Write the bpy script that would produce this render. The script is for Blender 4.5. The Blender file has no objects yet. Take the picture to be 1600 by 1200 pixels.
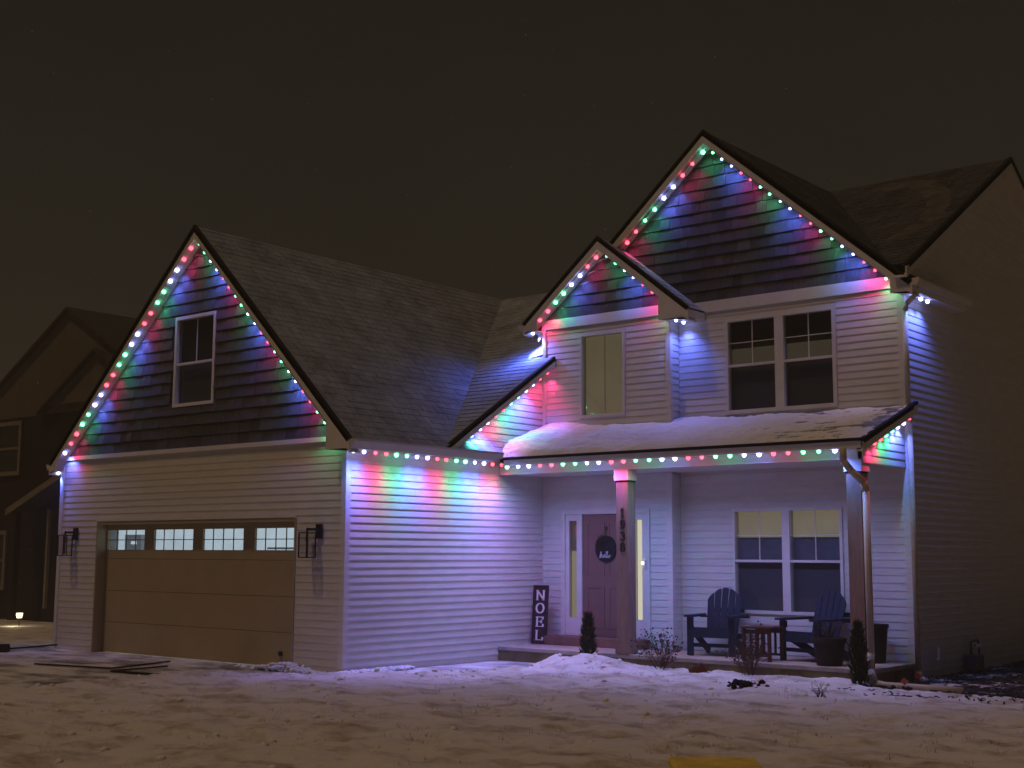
import bpy, math, random
from mathutils import Vector, Matrix, noise
random.seed(7)
R = math.radians
scn = bpy.context.scene
COL = scn.collection

# ---------------------------------------------------------------- camera
cd = bpy.data.cameras.new('camera'); cam = bpy.data.objects.new('camera', cd); COL.objects.link(cam)
cd.sensor_width = 36; cd.lens = 2023.93 / 1600 * 36; cd.clip_start = .1; cd.clip_end = 500
F = Vector((-0.63075232, 0.76497148, 0.13026954)); RT = Vector((0.77193777, 0.63568003, 0.00479349))
UP = RT.cross(F).normalized()
cam.matrix_world = Matrix(((RT.x, UP.x, -F.x, 12.8986), (RT.y, UP.y, -F.y, -12.1245), (RT.z, UP.z, -F.z, 1.6038), (0, 0, 0, 1)))
scn.camera = cam

# ---------------------------------------------------------------- night sky (overcast, town glow) and street light
w = bpy.data.worlds.new('World'); scn.world = w; w.use_nodes = True
nt = w.node_tree; bgn = nt.nodes['Background']
tc = nt.nodes.new('ShaderNodeTexCoord'); sx = nt.nodes.new('ShaderNodeSeparateXYZ'); cr = nt.nodes.new('ShaderNodeValToRGB')
nt.links.new(tc.outputs['Generated'], sx.inputs[0]); nt.links.new(sx.outputs['Z'], cr.inputs[0]); 
cn = nt.nodes.new('ShaderNodeTexNoise'); cn.inputs['Scale'].default_value = 1.6; cn.inputs['Detail'].default_value = 4; nt.links.new(tc.outputs['Generated'], cn.inputs['Vector'])
cmr = nt.nodes.new('ShaderNodeMapRange'); cmr.inputs['From Min'].default_value = .3; cmr.inputs['From Max'].default_value = .7; cmr.inputs['To Min'].default_value = .82; cmr.inputs['To Max'].default_value = 1.16; nt.links.new(cn.outputs['Fac'], cmr.inputs[0])
cvm = nt.nodes.new('ShaderNodeVectorMath'); cvm.operation = 'SCALE'; nt.links.new(cr.outputs[0], cvm.inputs[0]); nt.links.new(cmr.outputs[0], cvm.inputs['Scale']); nt.links.new(cvm.outputs[0], bgn.inputs[0])
cr.color_ramp.elements[0].position = 0.0; cr.color_ramp.elements[0].color = (.0215, .0180, .0118, 1)
cr.color_ramp.elements[1].position = .6; cr.color_ramp.elements[1].color = (.0130, .0118, .0090, 1)
bgn.inputs[1].default_value = .88
sd = bpy.data.lights.new('street_glow', 'SUN'); so = bpy.data.objects.new('street_glow', sd); COL.objects.link(so)
sd.energy = .54; sd.color = (1.0, .62, .34); sd.angle = R(4)
az, el = R(20), R(65)
so.rotation_euler = Vector((math.sin(az)*math.cos(el), math.cos(az)*math.cos(el), -math.sin(el))).to_track_quat('-Z', 'Y').to_euler()
scn.view_settings.view_transform = 'Standard'; scn.view_settings.look = 'None'
scn.view_settings.exposure = 0; scn.view_settings.gamma = 1; scn.view_settings.use_curve_mapping = False
scn.render.engine = 'CYCLES'
cy = scn.cycles; cy.use_denoising = True; cy.use_light_tree = True; cy.max_bounces = 5; cy.diffuse_bounces = 3; cy.glossy_bounces = 2
cy.transparent_max_bounces = 6; cy.sample_clamp_indirect = 1.0; cy.sample_clamp_direct = 0; cy.caustics_reflective = False; cy.caustics_refractive = False

# ---------------------------------------------------------------- materials
def mat(name, col, rough=.6, var=.12, scale=6.0, bump=.0, bscale=60.0, spec=.2, col2=None, stretch=(1, 1, 1), metallic=0, lo=.3, hi=.7, perobj=0.0):
    m = bpy.data.materials.new(name); m.use_nodes = True; n = m.node_tree.nodes; l = m.node_tree.links
    b = n['Principled BSDF']; b.inputs['Roughness'].default_value = rough; b.inputs['Specular IOR Level'].default_value = spec; b.inputs['Metallic'].default_value = metallic
    t = n.new('ShaderNodeTexCoord'); mp = n.new('ShaderNodeMapping'); mp.inputs['Scale'].default_value = stretch; l.new(t.outputs['Object'], mp.inputs[0])
    nz = n.new('ShaderNodeTexNoise'); nz.inputs['Scale'].default_value = scale; nz.inputs['Detail'].default_value = 5; nz.inputs['Roughness'].default_value = .6; l.new(mp.outputs[0], nz.inputs['Vector'])
    r = n.new('ShaderNodeValToRGB'); l.new(nz.outputs['Fac'], r.inputs[0])
    c2 = col2 or tuple(c*(1-var*2) for c in col); c1 = tuple(min(1, c*(1+var)) for c in col) if not col2 else col
    r.color_ramp.elements[0].position = lo; r.color_ramp.elements[0].color = (*c2, 1)
    r.color_ramp.elements[1].position = hi; r.color_ramp.elements[1].color = (*c1, 1)
    out = r.outputs[0]
    if perobj:
        oi = n.new('ShaderNodeObjectInfo'); mr = n.new('ShaderNodeMapRange'); l.new(oi.outputs['Random'], mr.inputs[0])
        mr.inputs['To Min'].default_value = 1-perobj; mr.inputs['To Max'].default_value = 1+perobj
        vm = n.new('ShaderNodeVectorMath'); vm.operation = 'SCALE'; l.new(out, vm.inputs[0]); l.new(mr.outputs[0], vm.inputs['Scale']); out = vm.outputs[0]
    l.new(out, b.inputs['Base Color'])
    if bump:
        n2 = n.new('ShaderNodeTexNoise'); n2.inputs['Scale'].default_value = bscale; n2.inputs['Detail'].default_value = 4; l.new(mp.outputs[0], n2.inputs['Vector'])
        bp = n.new('ShaderNodeBump'); bp.inputs['Strength'].default_value = bump; bp.inputs['Distance'].default_value = .01; l.new(n2.outputs['Fac'], bp.inputs['Height']); l.new(bp.outputs[0], b.inputs['Normal'])
    return m
def emat(name, col, strength, base=(.05, .05, .05), sample=True, grad=None):
    m = bpy.data.materials.new(name); m.use_nodes = True; n = m.node_tree.nodes; l = m.node_tree.links; b = n['Principled BSDF']
    b.inputs['Base Color'].default_value = (*base, 1); b.inputs['Emission Color'].default_value = (*col, 1); b.inputs['Emission Strength'].default_value = strength
    if grad:
        t = n.new('ShaderNodeTexCoord'); nz = n.new('ShaderNodeTexNoise'); nz.inputs['Scale'].default_value = grad; nz.inputs['Detail'].default_value = 3; l.new(t.outputs['Object'], nz.inputs['Vector'])
        mr = n.new('ShaderNodeMapRange'); mr.inputs['To Min'].default_value = strength*.75; mr.inputs['To Max'].default_value = strength*1.25; l.new(nz.outputs['Fac'], mr.inputs[0]); l.new(mr.outputs[0], b.inputs['Emission Strength'])
    if not sample: m.cycles.emission_sampling = 'NONE'
    return m
def glassmat(name, tint=(.8, .82, .85)):
    m = bpy.data.materials.new(name); m.use_nodes = True; n = m.node_tree.nodes; l = m.node_tree.links
    tr = n.new('ShaderNodeBsdfTransparent'); tr.inputs[0].default_value = (*tint, 1); gl = n.new('ShaderNodeBsdfGlossy'); gl.inputs['Roughness'].default_value = .03
    lw = n.new('ShaderNodeLayerWeight'); lw.inputs[0].default_value = .5; pw = n.new('ShaderNodeMath'); pw.operation = 'POWER'; pw.inputs[1].default_value = 4; l.new(lw.outputs['Facing'], pw.inputs[0]); fr = n.new('ShaderNodeMath'); fr.operation = 'MULTIPLY_ADD'; fr.inputs[1].default_value = .9; fr.inputs[2].default_value = .05; l.new(pw.outputs[0], fr.inputs[0]); mx = n.new('ShaderNodeMixShader')
    l.new(fr.outputs[0], mx.inputs[0]); l.new(tr.outputs[0], mx.inputs[1]); l.new(gl.outputs[0], mx.inputs[2]); l.new(mx.outputs[0], n['Material Output'].inputs[0])
    return m
M = {}
M['siding'] = mat('white_vinyl_siding', (.74, .73, .71), .55, .05, 3, .15, 90, stretch=(1, 1, 4), perobj=.03)
M['trim'] = mat('white_trim', (.78, .77, .75), .5, .04, 4)
M['shake'] = mat('dark_shake', (.085, .085, .092), .85, .22, 7, .6, 30, stretch=(9, 9, .8), perobj=.3, spec=.15)
M['sheath'] = mat('sheathing', (.04, .04, .04), .9)
M['door_tan'] = mat('tan_garage_door', (.46, .39, .27), .6, .05, 3, .1, 80)
M['found'] = mat('foundation_concrete', (.24, .19, .14), .9, .2, 8, .5, 50)
M['porch_concrete'] = mat('porch_concrete', (.42, .36, .32), .85, .15, 6, .4, 60)
M['timber_edge'] = mat('porch_edge', (.22, .17, .09), .9, .2, 5, .4, 40)
M['post'] = mat('stained_post', (.30, .20, .165), .7, .15, 5, .3, 40, stretch=(4, 4, .5))
M['door'] = mat('red_brown_door', (.23, .13, .11), .5, .06, 4)
M['step'] = mat('red_brown_step', (.22, .12, .10), .8, .15, 6)
M['black'] = mat('black_metal', (.02, .02, .02), .45, .1)
M['glass'] = glassmat('window_glass')
M['lglass'] = glassmat('lantern_glass', (.97, .97, .97))
M['dark'] = mat('dark_interior', (.10, .095, .085), .9)
M['screen'] = mat('insect_screen', (.20, .20, .22), .8, .1, 200)
M['blind'] = emat('lit_cream_blind', (.64, .52, .27), .33, (.5, .45, .3), True, 3)
M['blind_dim'] = emat('dim_tan_blind', (.62, .49, .26), .22, (.5, .4, .22), True, 2)
M['blind_grey'] = mat('grey_blind', (.32, .34, .40), .8)
M['roomband'] = emat('dim_room_wall', (.5, .4, .25), .10, (.2, .18, .13))
M['side_lit'] = emat('sidelight_bright', (1.0, .90, .52), 1.0, (.5, .5, .4))
M['side_dim'] = emat('sidelight_dim', (.62, .52, .20), .42, (.5, .4, .2))
M['garage_lit'] = emat('garage_light_wall', (.78, .93, 1.0), .78, (.7, .7, .7), True, 2)
M['cab'] = emat('garage_cabinet', (.5, .6, .7), .12, (.3, .3, .3))
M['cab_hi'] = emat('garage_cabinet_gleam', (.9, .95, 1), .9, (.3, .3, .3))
M['red_decor'] = emat('red_decor', (.8, .15, .08), .35, (.4, .1, .05))
M['dusk_decor'] = emat('dim_picture', (.3, .22, .12), .15, (.2, .15, .1))
M['navy'] = mat('navy_plastic_wood', (.020, .032, .062), .55, .1, 6, .1)
M['redwood'] = mat('red_brown_wood', (.10, .042, .032), .7, .15, 8)
M['pot'] = mat('dark_pot', (.035, .025, .018), .7)
M['signwood'] = mat('dark_sign_wood', (.045, .022, .028), .8, .2, 6, .2, 40, stretch=(1, 1, 5))
M['white'] = mat('white_paint', (.8, .8, .8), .6, .03)
M['chalkwhite'] = mat('chalk_lettering', (.5, .5, .52), .7)
M['chalk'] = mat('black_chalkboard', (.012, .012, .014), .7)
M['leaf_dark'] = mat('dark_evergreen', (.045, .048, .024), .9, .3, 12, perobj=.2)
M['twig'] = mat('bare_twig', (.10, .065, .05), .9, .2, 10)
M['rust_leaf'] = mat('rust_leaf', (.25, .10, .04), .9, .2, 20)
M['pipe'] = mat('cream_pipe', (.50, .42, .32), .6, .1)
M['spout'] = mat('beige_downspout', (.55, .46, .34), .45, .06, 5)
M['spoutw'] = mat('white_downspout', (.72, .70, .66), .45, .05, 5)
M['gutter'] = mat('white_gutter', (.7, .67, .63), .45, .05, 5)
M['pink'] = mat('pink_flag', (.75, .16, .16), .7)
M['pedestal'] = mat('green_pedestal', (.05, .12, .03), .7, .15)
M['pedtop'] = mat('lamplit_lid', (.80, .62, .14), .8, .15, 7, .3, 30)  # orange street light on the green box, put into the lid colour
M['meter'] = mat('grey_meter', (.12, .12, .11), .5)
M['soil'] = mat('dark_soil', (.018, .013, .010), .95, .3, 20, .8, 60)
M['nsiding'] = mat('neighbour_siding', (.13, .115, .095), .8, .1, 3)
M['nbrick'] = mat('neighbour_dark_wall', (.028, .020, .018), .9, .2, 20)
M['nframe'] = mat('neighbour_trim', (.26, .23, .19), .7)
M['nroof'] = mat('neighbour_roof', (.05, .055, .05), .9)
M['rubber'] = mat('black_rubber', (.02, .02, .02), .6)
M['lampglass'] = emat('path_lamp_glass', (1, .85, .5), 3.0, (.5, .5, .5))
M['bell'] = emat('doorbell_light', (1, .86, .62), 6.0, (.5, .5, .5))
M['track'] = mat('light_track', (.7, .7, .7), .35, .03)
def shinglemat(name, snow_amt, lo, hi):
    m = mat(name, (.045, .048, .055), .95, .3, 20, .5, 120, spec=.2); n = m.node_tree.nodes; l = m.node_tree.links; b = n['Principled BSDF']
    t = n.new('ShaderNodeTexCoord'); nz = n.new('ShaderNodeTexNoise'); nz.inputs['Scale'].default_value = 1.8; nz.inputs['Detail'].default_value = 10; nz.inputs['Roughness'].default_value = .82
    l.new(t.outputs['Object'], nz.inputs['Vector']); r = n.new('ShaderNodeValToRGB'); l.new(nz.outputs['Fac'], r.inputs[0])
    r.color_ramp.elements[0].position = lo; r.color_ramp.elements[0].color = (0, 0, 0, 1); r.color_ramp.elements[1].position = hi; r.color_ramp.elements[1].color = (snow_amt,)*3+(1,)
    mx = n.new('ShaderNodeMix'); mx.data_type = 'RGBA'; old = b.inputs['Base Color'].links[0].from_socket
    l.new(r.outputs[0], mx.inputs[0]); l.new(old, mx.inputs[6]); mx.inputs[7].default_value = (.66, .79, .96, 1); l.new(mx.outputs[2], b.inputs['Base Color'])  # snow dusting; its blue tint is bulb light put into the colour
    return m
M['shingle_snow'] = shinglemat('blue_lit_snowy_shingle', .60, .22, .66)
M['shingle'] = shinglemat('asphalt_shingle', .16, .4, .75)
M['roofdark'] = mat('roof_edge', (.012, .012, .012), .9)
def snowmat(name, patch, c_patch, lo, hi, sc=1.2, stretch=(1, 1, 1), sn=(.68, .67, .69)):
    m = bpy.data.materials.new(name); m.use_nodes = True; n = m.node_tree.nodes; l = m.node_tree.links; b = n['Principled BSDF']; b.inputs['Roughness'].default_value = .75
    b.inputs['Specular IOR Level'].default_value = .25
    t = n.new('ShaderNodeTexCoord'); mp = n.new('ShaderNodeMapping'); mp.inputs['Scale'].default_value = stretch; l.new(t.outputs['Object'], mp.inputs[0])
    nz = n.new('ShaderNodeTexNoise'); nz.inputs['Scale'].default_value = sc; nz.inputs['Detail'].default_value = 9; nz.inputs['Roughness'].default_value = .68; l.new(mp.outputs[0], nz.inputs['Vector'])
    r = n.new('ShaderNodeValToRGB'); l.new(nz.outputs['Fac'], r.inputs[0])
    r.color_ramp.elements[0].position = lo; r.color_ramp.elements[0].color = (*c_patch, 1); r.color_ramp.elements[1].position = hi; r.color_ramp.elements[1].color = (*sn, 1)
    l.new(r.outputs[0], b.inputs['Base Color'])
    n2 = n.new('ShaderNodeTexNoise'); n2.inputs['Scale'].default_value = 14; n2.inputs['Detail'].default_value = 6; l.new(t.outputs['Object'], n2.inputs['Vector'])
    bp = n.new('ShaderNodeBump'); bp.inputs['Strength'].default_value = .5; bp.inputs['Distance'].default_value = .03; l.new(n2.outputs['Fac'], bp.inputs['Height']); l.new(bp.outputs[0], b.inputs['Normal'])
    return m
M['snow'] = snowmat('snow', 0, (.66, .67, .72), .3, .6, sn=(.82, .83, .86))
M['frost'] = mat('thin_roof_frost', (.13, .13, .125), .9, .35, 5, .4, 60, col2=(.05, .05, .05))
M['lawn'] = snowmat('snowy_lawn', 0, (.30, .24, .16), .30, .52, 1.7, (1, 1.4, 1))
M['drive'] = snowmat('slushy_driveway', 0, (.14, .13, .13), .40, .56, .9, (.8, 1.5, 1))
M['mulch'] = snowmat('mulch_bed', 0, (.02, .015, .012), .52, .66, 2.2)

# ---------------------------------------------------------------- helpers
class MB:
    def __init__(s): s.v = []; s.f = []
    def add(s, vs, fs):
        k = len(s.v); s.v += [tuple(v) for v in vs]; s.f += [tuple(i+k for i in f) for f in fs]; return s
    def box(s, x0, x1, y0, y1, z0, z1):
        return s.add([(x0, y0, z0), (x1, y0, z0), (x1, y1, z0), (x0, y1, z0), (x0, y0, z1), (x1, y0, z1), (x1, y1, z1), (x0, y1, z1)],
                     [(0, 3, 2, 1), (4, 5, 6, 7), (0, 1, 5, 4), (1, 2, 6, 5), (2, 3, 7, 6), (3, 0, 4, 7)])
    def prism(s, poly, ext):
        n = len(poly); ext = Vector(ext); a = [Vector(p) for p in poly]
        return s.add(a+[p+ext for p in a], [tuple(range(n))[::-1], tuple(range(n, 2*n))]+[(i, (i+1) % n, (i+1) % n+n, i+n) for i in range(n)])
    def bar(s, a, b, w, h, up=(0, 0, 1)):
        a = Vector(a); b = Vector(b); d = (b-a).normalized(); sd_ = d.cross(Vector(up))
        if sd_.length < 1e-4: sd_ = d.cross(Vector((0, 1, 0)))
        sd_.normalize(); u = sd_.cross(d)
        return s.prism([a+sd_*x*w/2+u*y*h/2 for x, y in ((-1, -1), (1, -1), (1, 1), (-1, 1))], b-a)
    def tube(s, path, r, seg=8, taper=1.0):
        path = [Vector(p) for p in path]; n = len(path); k = len(s.v); vs = []; fs = []
        for i, p in enumerate(path):
            d = (path[min(i+1, n-1)]-path[max(i-1, 0)]).normalized(); a = d.cross(Vector((0, 0, 1)))
            if a.length < .05: a = d.cross(Vector((1, 0, 0)))
            a.normalize(); b = a.cross(d); rr = r*(1+(taper-1)*i/max(1, n-1))
            vs += [p+(a*math.cos(2*math.pi*j/seg)+b*math.sin(2*math.pi*j/seg))*rr for j in range(seg)]
            if i: fs += [((i-1)*seg+j, (i-1)*seg+(j+1) % seg, i*seg+(j+1) % seg, i*seg+j) for j in range(seg)]
        fs += [tuple(range(seg))[::-1], tuple(range((n-1)*seg, n*seg))]
        return s.add(vs, fs)
    def lathe(s, prof, c, seg=20):
        vs = [(c[0]+r*math.cos(2*math.pi*j/seg), c[1]+r*math.sin(2*math.pi*j/seg), c[2]+z) for r, z in prof for j in range(seg)]
        fs = [((i-1)*seg+j, (i-1)*seg+(j+1) % seg, i*seg+(j+1) % seg, i*seg+j) for i in range(1, len(prof)) for j in range(seg)]
        fs += [tuple(range(seg))[::-1], tuple(range((len(prof)-1)*seg, len(prof)*seg))]
        return s.add(vs, fs)
    def build(s, name, m, parent=None, smooth=False, kind=None, bevel=0):
        me = bpy.data.meshes.new(name); me.from_pydata(s.v, [], s.f); me.materials.append(M[m] if isinstance(m, str) else m); me.update()
        if smooth: me.polygons.foreach_set('use_smooth', [True]*len(me.polygons))
        o = bpy.data.objects.new(name, me); COL.objects.link(o)
        if parent is not None: o.parent = parent; o.matrix_parent_inverse = Matrix.Translation(-Vector(wloc(parent)))if not wrot(parent) else parent_world(parent).inverted()
        if kind: o['kind'] = kind
        if bevel:
            b = o.modifiers.new('bevel', 'BEVEL'); b.width = bevel; b.segments = 2; b.limit_method = 'ANGLE'
        return o
WL = {}
def parent_world(p):
    m = WL.get(p.name)
    return m if m is not None else Matrix.Identity(4)
def wrot(p): return p.name in WL and WL[p.name].to_3x3() != Matrix.Identity(3)
def wloc(p): return parent_world(p).translation
def thing(name, label, cat, loc=(0, 0, 0), group=None):
    o = bpy.data.objects.new(name, None); COL.objects.link(o); o.location = loc; o.empty_display_size = .2
    WL[o.name] = Matrix.Translation(loc); return tag(o, label, cat, group)
def tag(o, label, cat, group=None, kind=None):
    o['label'] = label; o['category'] = cat
    if group: o['group'] = group
    if kind: o['kind'] = kind
    return o
def copy_thing(src, loc, rz, label):
    r = src.copy(); COL.objects.link(r); r.location = loc; r.rotation_euler = (0, 0, rz); r['label'] = label
    for ch in list(src.children):
        c = ch.copy(); COL.objects.link(c); c.parent = r
        for g in ch.children:
            d = g.copy(); COL.objects.link(d); d.parent = c
    return r

# walls: local frame (s along wall, z up), origin o, tangent t, outward normal n
def P3(o, t, n, s, z, d=0): return (o[0]+t[0]*s+n[0]*d, o[1]+t[1]*s+n[1]*d, z)
def topz(top, s):
    for (s0, z0), (s1, z1) in zip(top, top[1:]):
        if s0-1e-6 <= s <= s1+1e-6: return z0+(z1-z0)*(s-s0)/(s1-s0)
    return top[-1][1]
def sheath(house, o, t, n, s0, s1, z0, top, holes, m='trim', th=.10, name='wall'):
    mb = MB(); br = sorted(set([s0, s1]+[p[0] for p in top if s0 < p[0] < s1]+[h for H in holes for h in H[:2] if s0 < h < s1]))
    for a, b in zip(br, br[1:]):
        mid = (a+b)/2; zs = [z0]
        hs = sorted([(H[2], H[3]) for H in holes if H[0] < mid < H[1]])
        segs = []; cur = z0
        for h0, h1 in hs:
            if h0 > cur+1e-4: segs.append((cur, cur, h0, h0))
            cur = h1
        segs.append((cur, cur, topz(top, a), topz(top, b)))
        for za, zb, zc, zd in segs:
            mb.prism([P3(o, t, n, a, za), P3(o, t, n, b, zb), P3(o, t, n, b, zd), P3(o, t, n, a, zc)], (-n[0]*th, -n[1]*th, 0))
    return mb.build(name, m, house)
def clip_range(top, z, s0, s1):
    # interval of s where top(s) >= z
    ss = [s0+(s1-s0)*i/400 for i in range(401)]; ok = [s for s in ss if topz(top, s) >= z-1e-6]
    return (min(ok), max(ok)) if ok else None
def siding(wall, o, t, n, s0, s1, z0, z1, top, holes, course=.1016, m='siding', stuff=False, e0=.0092):
    z = z0; k = 0; joined = MB()
    while z < z1-.01:
        zt = min(z+course, z1); zm = (z+zt)/2; rb = clip_range(top, z, s0, s1); rt = clip_range(top, zt, s0, s1)
        if rb is None: break
        if rt is None: rt = ((rb[0]+rb[1])/2,)*2
        cuts = sorted([(H[0], H[1]) for H in holes if H[2] < zm < H[3]]); iv = []; cur = (rb[0], rt[0])
        for a, b in cuts:
            if a > cur[0]+.02: iv.append((cur[0], a, cur[1], min(a, max(rt[1], cur[1])) if a <= rb[1] else a))
            cur = (b, max(b, rt[0]))
        if rb[1] > cur[0]+.02: iv.append((cur[0], rb[1], min(cur[1], rt[1]), rt[1]))
        iv2 = []
        for a, b, c, d in iv:
            if b-a > 3.4 and not stuff and d-c > 1:
                q = a+(b-a)*(.30+.45*((k//2*37) % 11)/11)
                if c+.05 < q < d-.05: iv2 += [(a, q-.0012, c, q-.0012), (q+.0012, b, q+.0012, d)]; continue
            iv2.append((a, b, c, d))
        for a, b, c, d in iv2:
            mb = joined if stuff else MB()
            e1 = .003
            j = .0015
            p = [P3(o, t, n, a, z+j, .0), P3(o, t, n, b, z+j, 0), P3(o, t, n, b, z+j, e0), P3(o, t, n, a, z+j, e0),
                 P3(o, t, n, c, zt, 0), P3(o, t, n, d, zt, 0), P3(o, t, n, d, zt, e1), P3(o, t, n, c, zt, e1)]
            # rounded butt: extra edge just above the lip
            q0 = P3(o, t, n, a, z+.014, e0+.001); q1 = P3(o, t, n, b, z+.014, e0+.001)
            mb.add(p+[q0, q1], [(0, 1, 2, 3), (4, 7, 6, 5), (3, 2, 9, 8), (8, 9, 6, 7), (0, 3, 8, 7, 4), (1, 5, 6, 9, 2), (0, 4, 5, 1)])
            if not stuff: mb.build('siding_board', m, wall)
        z = zt; k += 1
    if stuff and joined.v: joined.build('siding_board', m, wall, kind='stuff')
def shakes(wall, o, t, n, s0, s1, z0, top, holes, course=.175, budget=[300], rest=None):
    z = z0; row = 0; items = []
    zmax = max(p[1] for p in top)
    while z < zmax-.03:
        zt = z+course; rb = clip_range(top, z, s0, s1)
        if rb is None: break
        s = rb[0]-random.random()*.1
        off = random.uniform(-.004, .004)
        while s < rb[1]:
            wd = random.choice((.14, .18, .21, .25, .29)); a = max(s, rb[0]); b = min(s+wd-.004, rb[1]); s += wd
            if b-a < .02: continue
            mid = (a+b)/2
            za = min(zt, topz(top, a)); zb = min(zt, topz(top, b)); 
            skip = False
            for H in holes:
                if H[0] < mid < H[1] and H[2] < (z+zt)/2 < H[3]: skip = True
                elif H[2] < (z+zt)/2 < H[3]:
                    if a < H[0] < b: b = H[0]
                    if a < H[1] < b: a = H[1]
            if skip or (za-z < .015 and zb-z < .015): continue
            za = max(za, z+.004); zb = max(zb, z+.004)
            items.append((a, b, z-random.uniform(0, .006), za, zb, .024+random.uniform(-.005, .006)))
        z = zt; row += 1
    for it in items:
        a, b, z_, za, zb, e = it
        ind = budget[0] > 0; mb = MB() if ind else rest; budget[0] -= 1
        mb.add([P3(o, t, n, a, z_, 0), P3(o, t, n, b, z_, 0), P3(o, t, n, b, z_, e), P3(o, t, n, a, z_, e),
                P3(o, t, n, a, za, 0), P3(o, t, n, b, zb, 0), P3(o, t, n, b, zb, .006), P3(o, t, n, a, za, .006)],
               [(0, 1, 2, 3), (4, 7, 6, 5), (3, 2, 6, 7), (0, 3, 7, 4), (1, 5, 6, 2), (0, 4, 5, 1)])
        if ind: mb.build('shake', 'shake', wall)
def roof(house, poly, m='shingle', course=.14, tab=.30, th=.07, stuff_tabs=True, up=None):
    """poly: coplanar 3D points; first edge is the eave (low, horizontal)."""
    p = [Vector(q) for q in poly]; u = (p[1]-p[0]).normalized(); nrm = u.cross(p[2]-p[0]).normalized()
    if nrm.z < 0: nrm = -nrm
    wv = nrm.cross(u); 
    if wv.z < 0: wv = -wv
    O = p[0]; q2 = [((a-O).dot(u), (a-O).dot(wv)) for a in p]
    base = MB(); base.prism(p, -nrm*th); ro = base.build('roof', 'roofdark', house)
    mb = MB(); wmax = max(b for a, b in q2); wq = 0
    def rng(wy):
        xs = []
        for (a0, b0), (a1, b1) in zip(q2, q2[1:]+q2[:1]):
            if (b0-wy)*(b1-wy) <= 0 and abs(b0-b1) > 1e-9: xs.append(a0+(a1-a0)*(wy-b0)/(b1-b0))
        return (min(xs), max(xs)) if len(xs) > 1 else None
    row = 0
    while wq < wmax-.02:
        wt = min(wq+course, wmax-.001); r0 = rng(wq+.001); r1 = rng(wt-.001)
        if r0 and r1:
            s = min(r0[0], r1[0])-(row % 2)*tab/2-random.random()*.04
            while s < max(r0[1], r1[1]):
                a0, b0 = max(s, r0[0]), min(s+tab-.008, r0[1]); a1, b1 = max(s, r1[0]), min(s+tab-.008, r1[1]); s += tab
                if b0-a0 < .005 and b1-a1 < .005: continue
                b0 = max(b0, a0); b1 = max(b1, a1)
                e = .006+random.random()*.005
                def Q(x, y, h): return O+u*x+wv*y+nrm*h
                mb.add([Q(a0, wq-.004, .0), Q(b0, wq-.004, .0), Q(b0, wq-.004, e), Q(a0, wq-.004, e), Q(a1, wt, .003), Q(b1, wt, .003)],
                       [(0, 1, 2, 3), (3, 2, 5, 4), (0, 3, 4), (1, 5, 2)])
        wq = wt if wt > wq else wmax; row += 1
        if wt >= wmax-.002: break
    mb.build('shingle', m, ro, kind='stuff')
    return ro
def rake(house, pa, pb, n, h=.19, ov=.2, m='trim', edge=True):
    """fascia along roof line pa->pb on the outer plane with outward normal n, soffit reaching back ov."""
    pa = Vector(pa); pb = Vector(pb); n = Vector(n); dz = Vector((0, 0, 1)); g = .012
    f = MB().prism([pa-dz*g, pb-dz*g, pb-dz*h, pa-dz*h], -n*.022).build('fascia', m, house)
    s = MB().prism([pa-dz*(h-.022)-n*.023, pb-dz*(h-.022)-n*.023, pb-dz*(h-.004)-n*.023, pa-dz*(h-.004)-n*.023], -n*(ov-.024)).build('soffit', m, house)
    if edge: MB().prism([pa+n*.012+dz*.022, pb+n*.012+dz*.022, pb+n*.012-dz*.016, pa+n*.012-dz*.016], -n*.06).build('shingle_edge', 'roofdark', house)
def window(house, o, t, n, s0, s1, z0, z1, fw=.05, panes=None, lites=(2, 2), split=None, upper=None, lower=None, casing=.0, muntins=True, name='window', div=None):
    """double-hung unit: frame(part) > sash rails, panes, muntins, blinds."""
    def bx(mb, a, b, c, d, d0, d1):
        return mb.prism([P3(o, t, n, a, c, d0), P3(o, t, n, b, c, d0), P3(o, t, n, b, d, d0), P3(o, t, n, a, d, d0)], (n[0]*(d1-d0), n[1]*(d1-d0), 0))
    fr = MB()
    for a, b, c, d in ((s0, s1, z0, z0+fw), (s0, s1, z1-fw, z1), (s0, s0+fw, z0+fw, z1-fw), (s1-fw, s1, z0+fw, z1-fw)): bx(fr, a, b, c, d, -.08, .028)
    units = [(s0+fw, s1-fw)]
    if div: mid, dw = div; bx(fr, mid-dw/2, mid+dw/2, z0+fw, z1-fw, -.08, .026); units = [(s0+fw, mid-dw/2), (mid+dw/2, s1-fw)]
    fo = fr.build(name, 'trim', house)
    for a, b in units:
        zz0, zz1 = z0+fw, z1-fw; spl = split if split else None
        if spl: bx(MB(), a, b, spl-.018, spl+.018, -.05, .012).build('sash_rail', 'trim', fo); parts = [(zz0, spl-.018, lower, -.05), (spl+.018, zz1, upper, -.03)]
        else: parts = [(zz0, zz1, upper, -.03)]
        for c, d, fill, dp in parts:
            bx(MB(), a, b, c, d, dp-.004, dp).build('pane', 'glass', fo)
            for (f0, f1, mm) in fill:
                bx(MB(), a, b, c+(d-c)*f0, c+(d-c)*f1, -.10, -.094).build('blind' if 'blind' in mm else 'backing', mm, fo)
        if muntins and (spl or muntins == 'all'):
            c, d = parts[-1][0], parts[-1][1]; mt = MB()
            for i in range(1, lites[0]): bx(MB(), a+(b-a)*i/lites[0]-.007, a+(b-a)*i/lites[0]+.007, c, d, -.028, -.018).build('muntin', 'trim', fo)
            for i in range(1, lites[1]): bx(MB(), a, b, c+(d-c)*i/lites[1]-.006, c+(d-c)*i/lites[1]+.006, -.027, -.019).build('muntin', 'trim', fo)
    return fo

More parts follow.
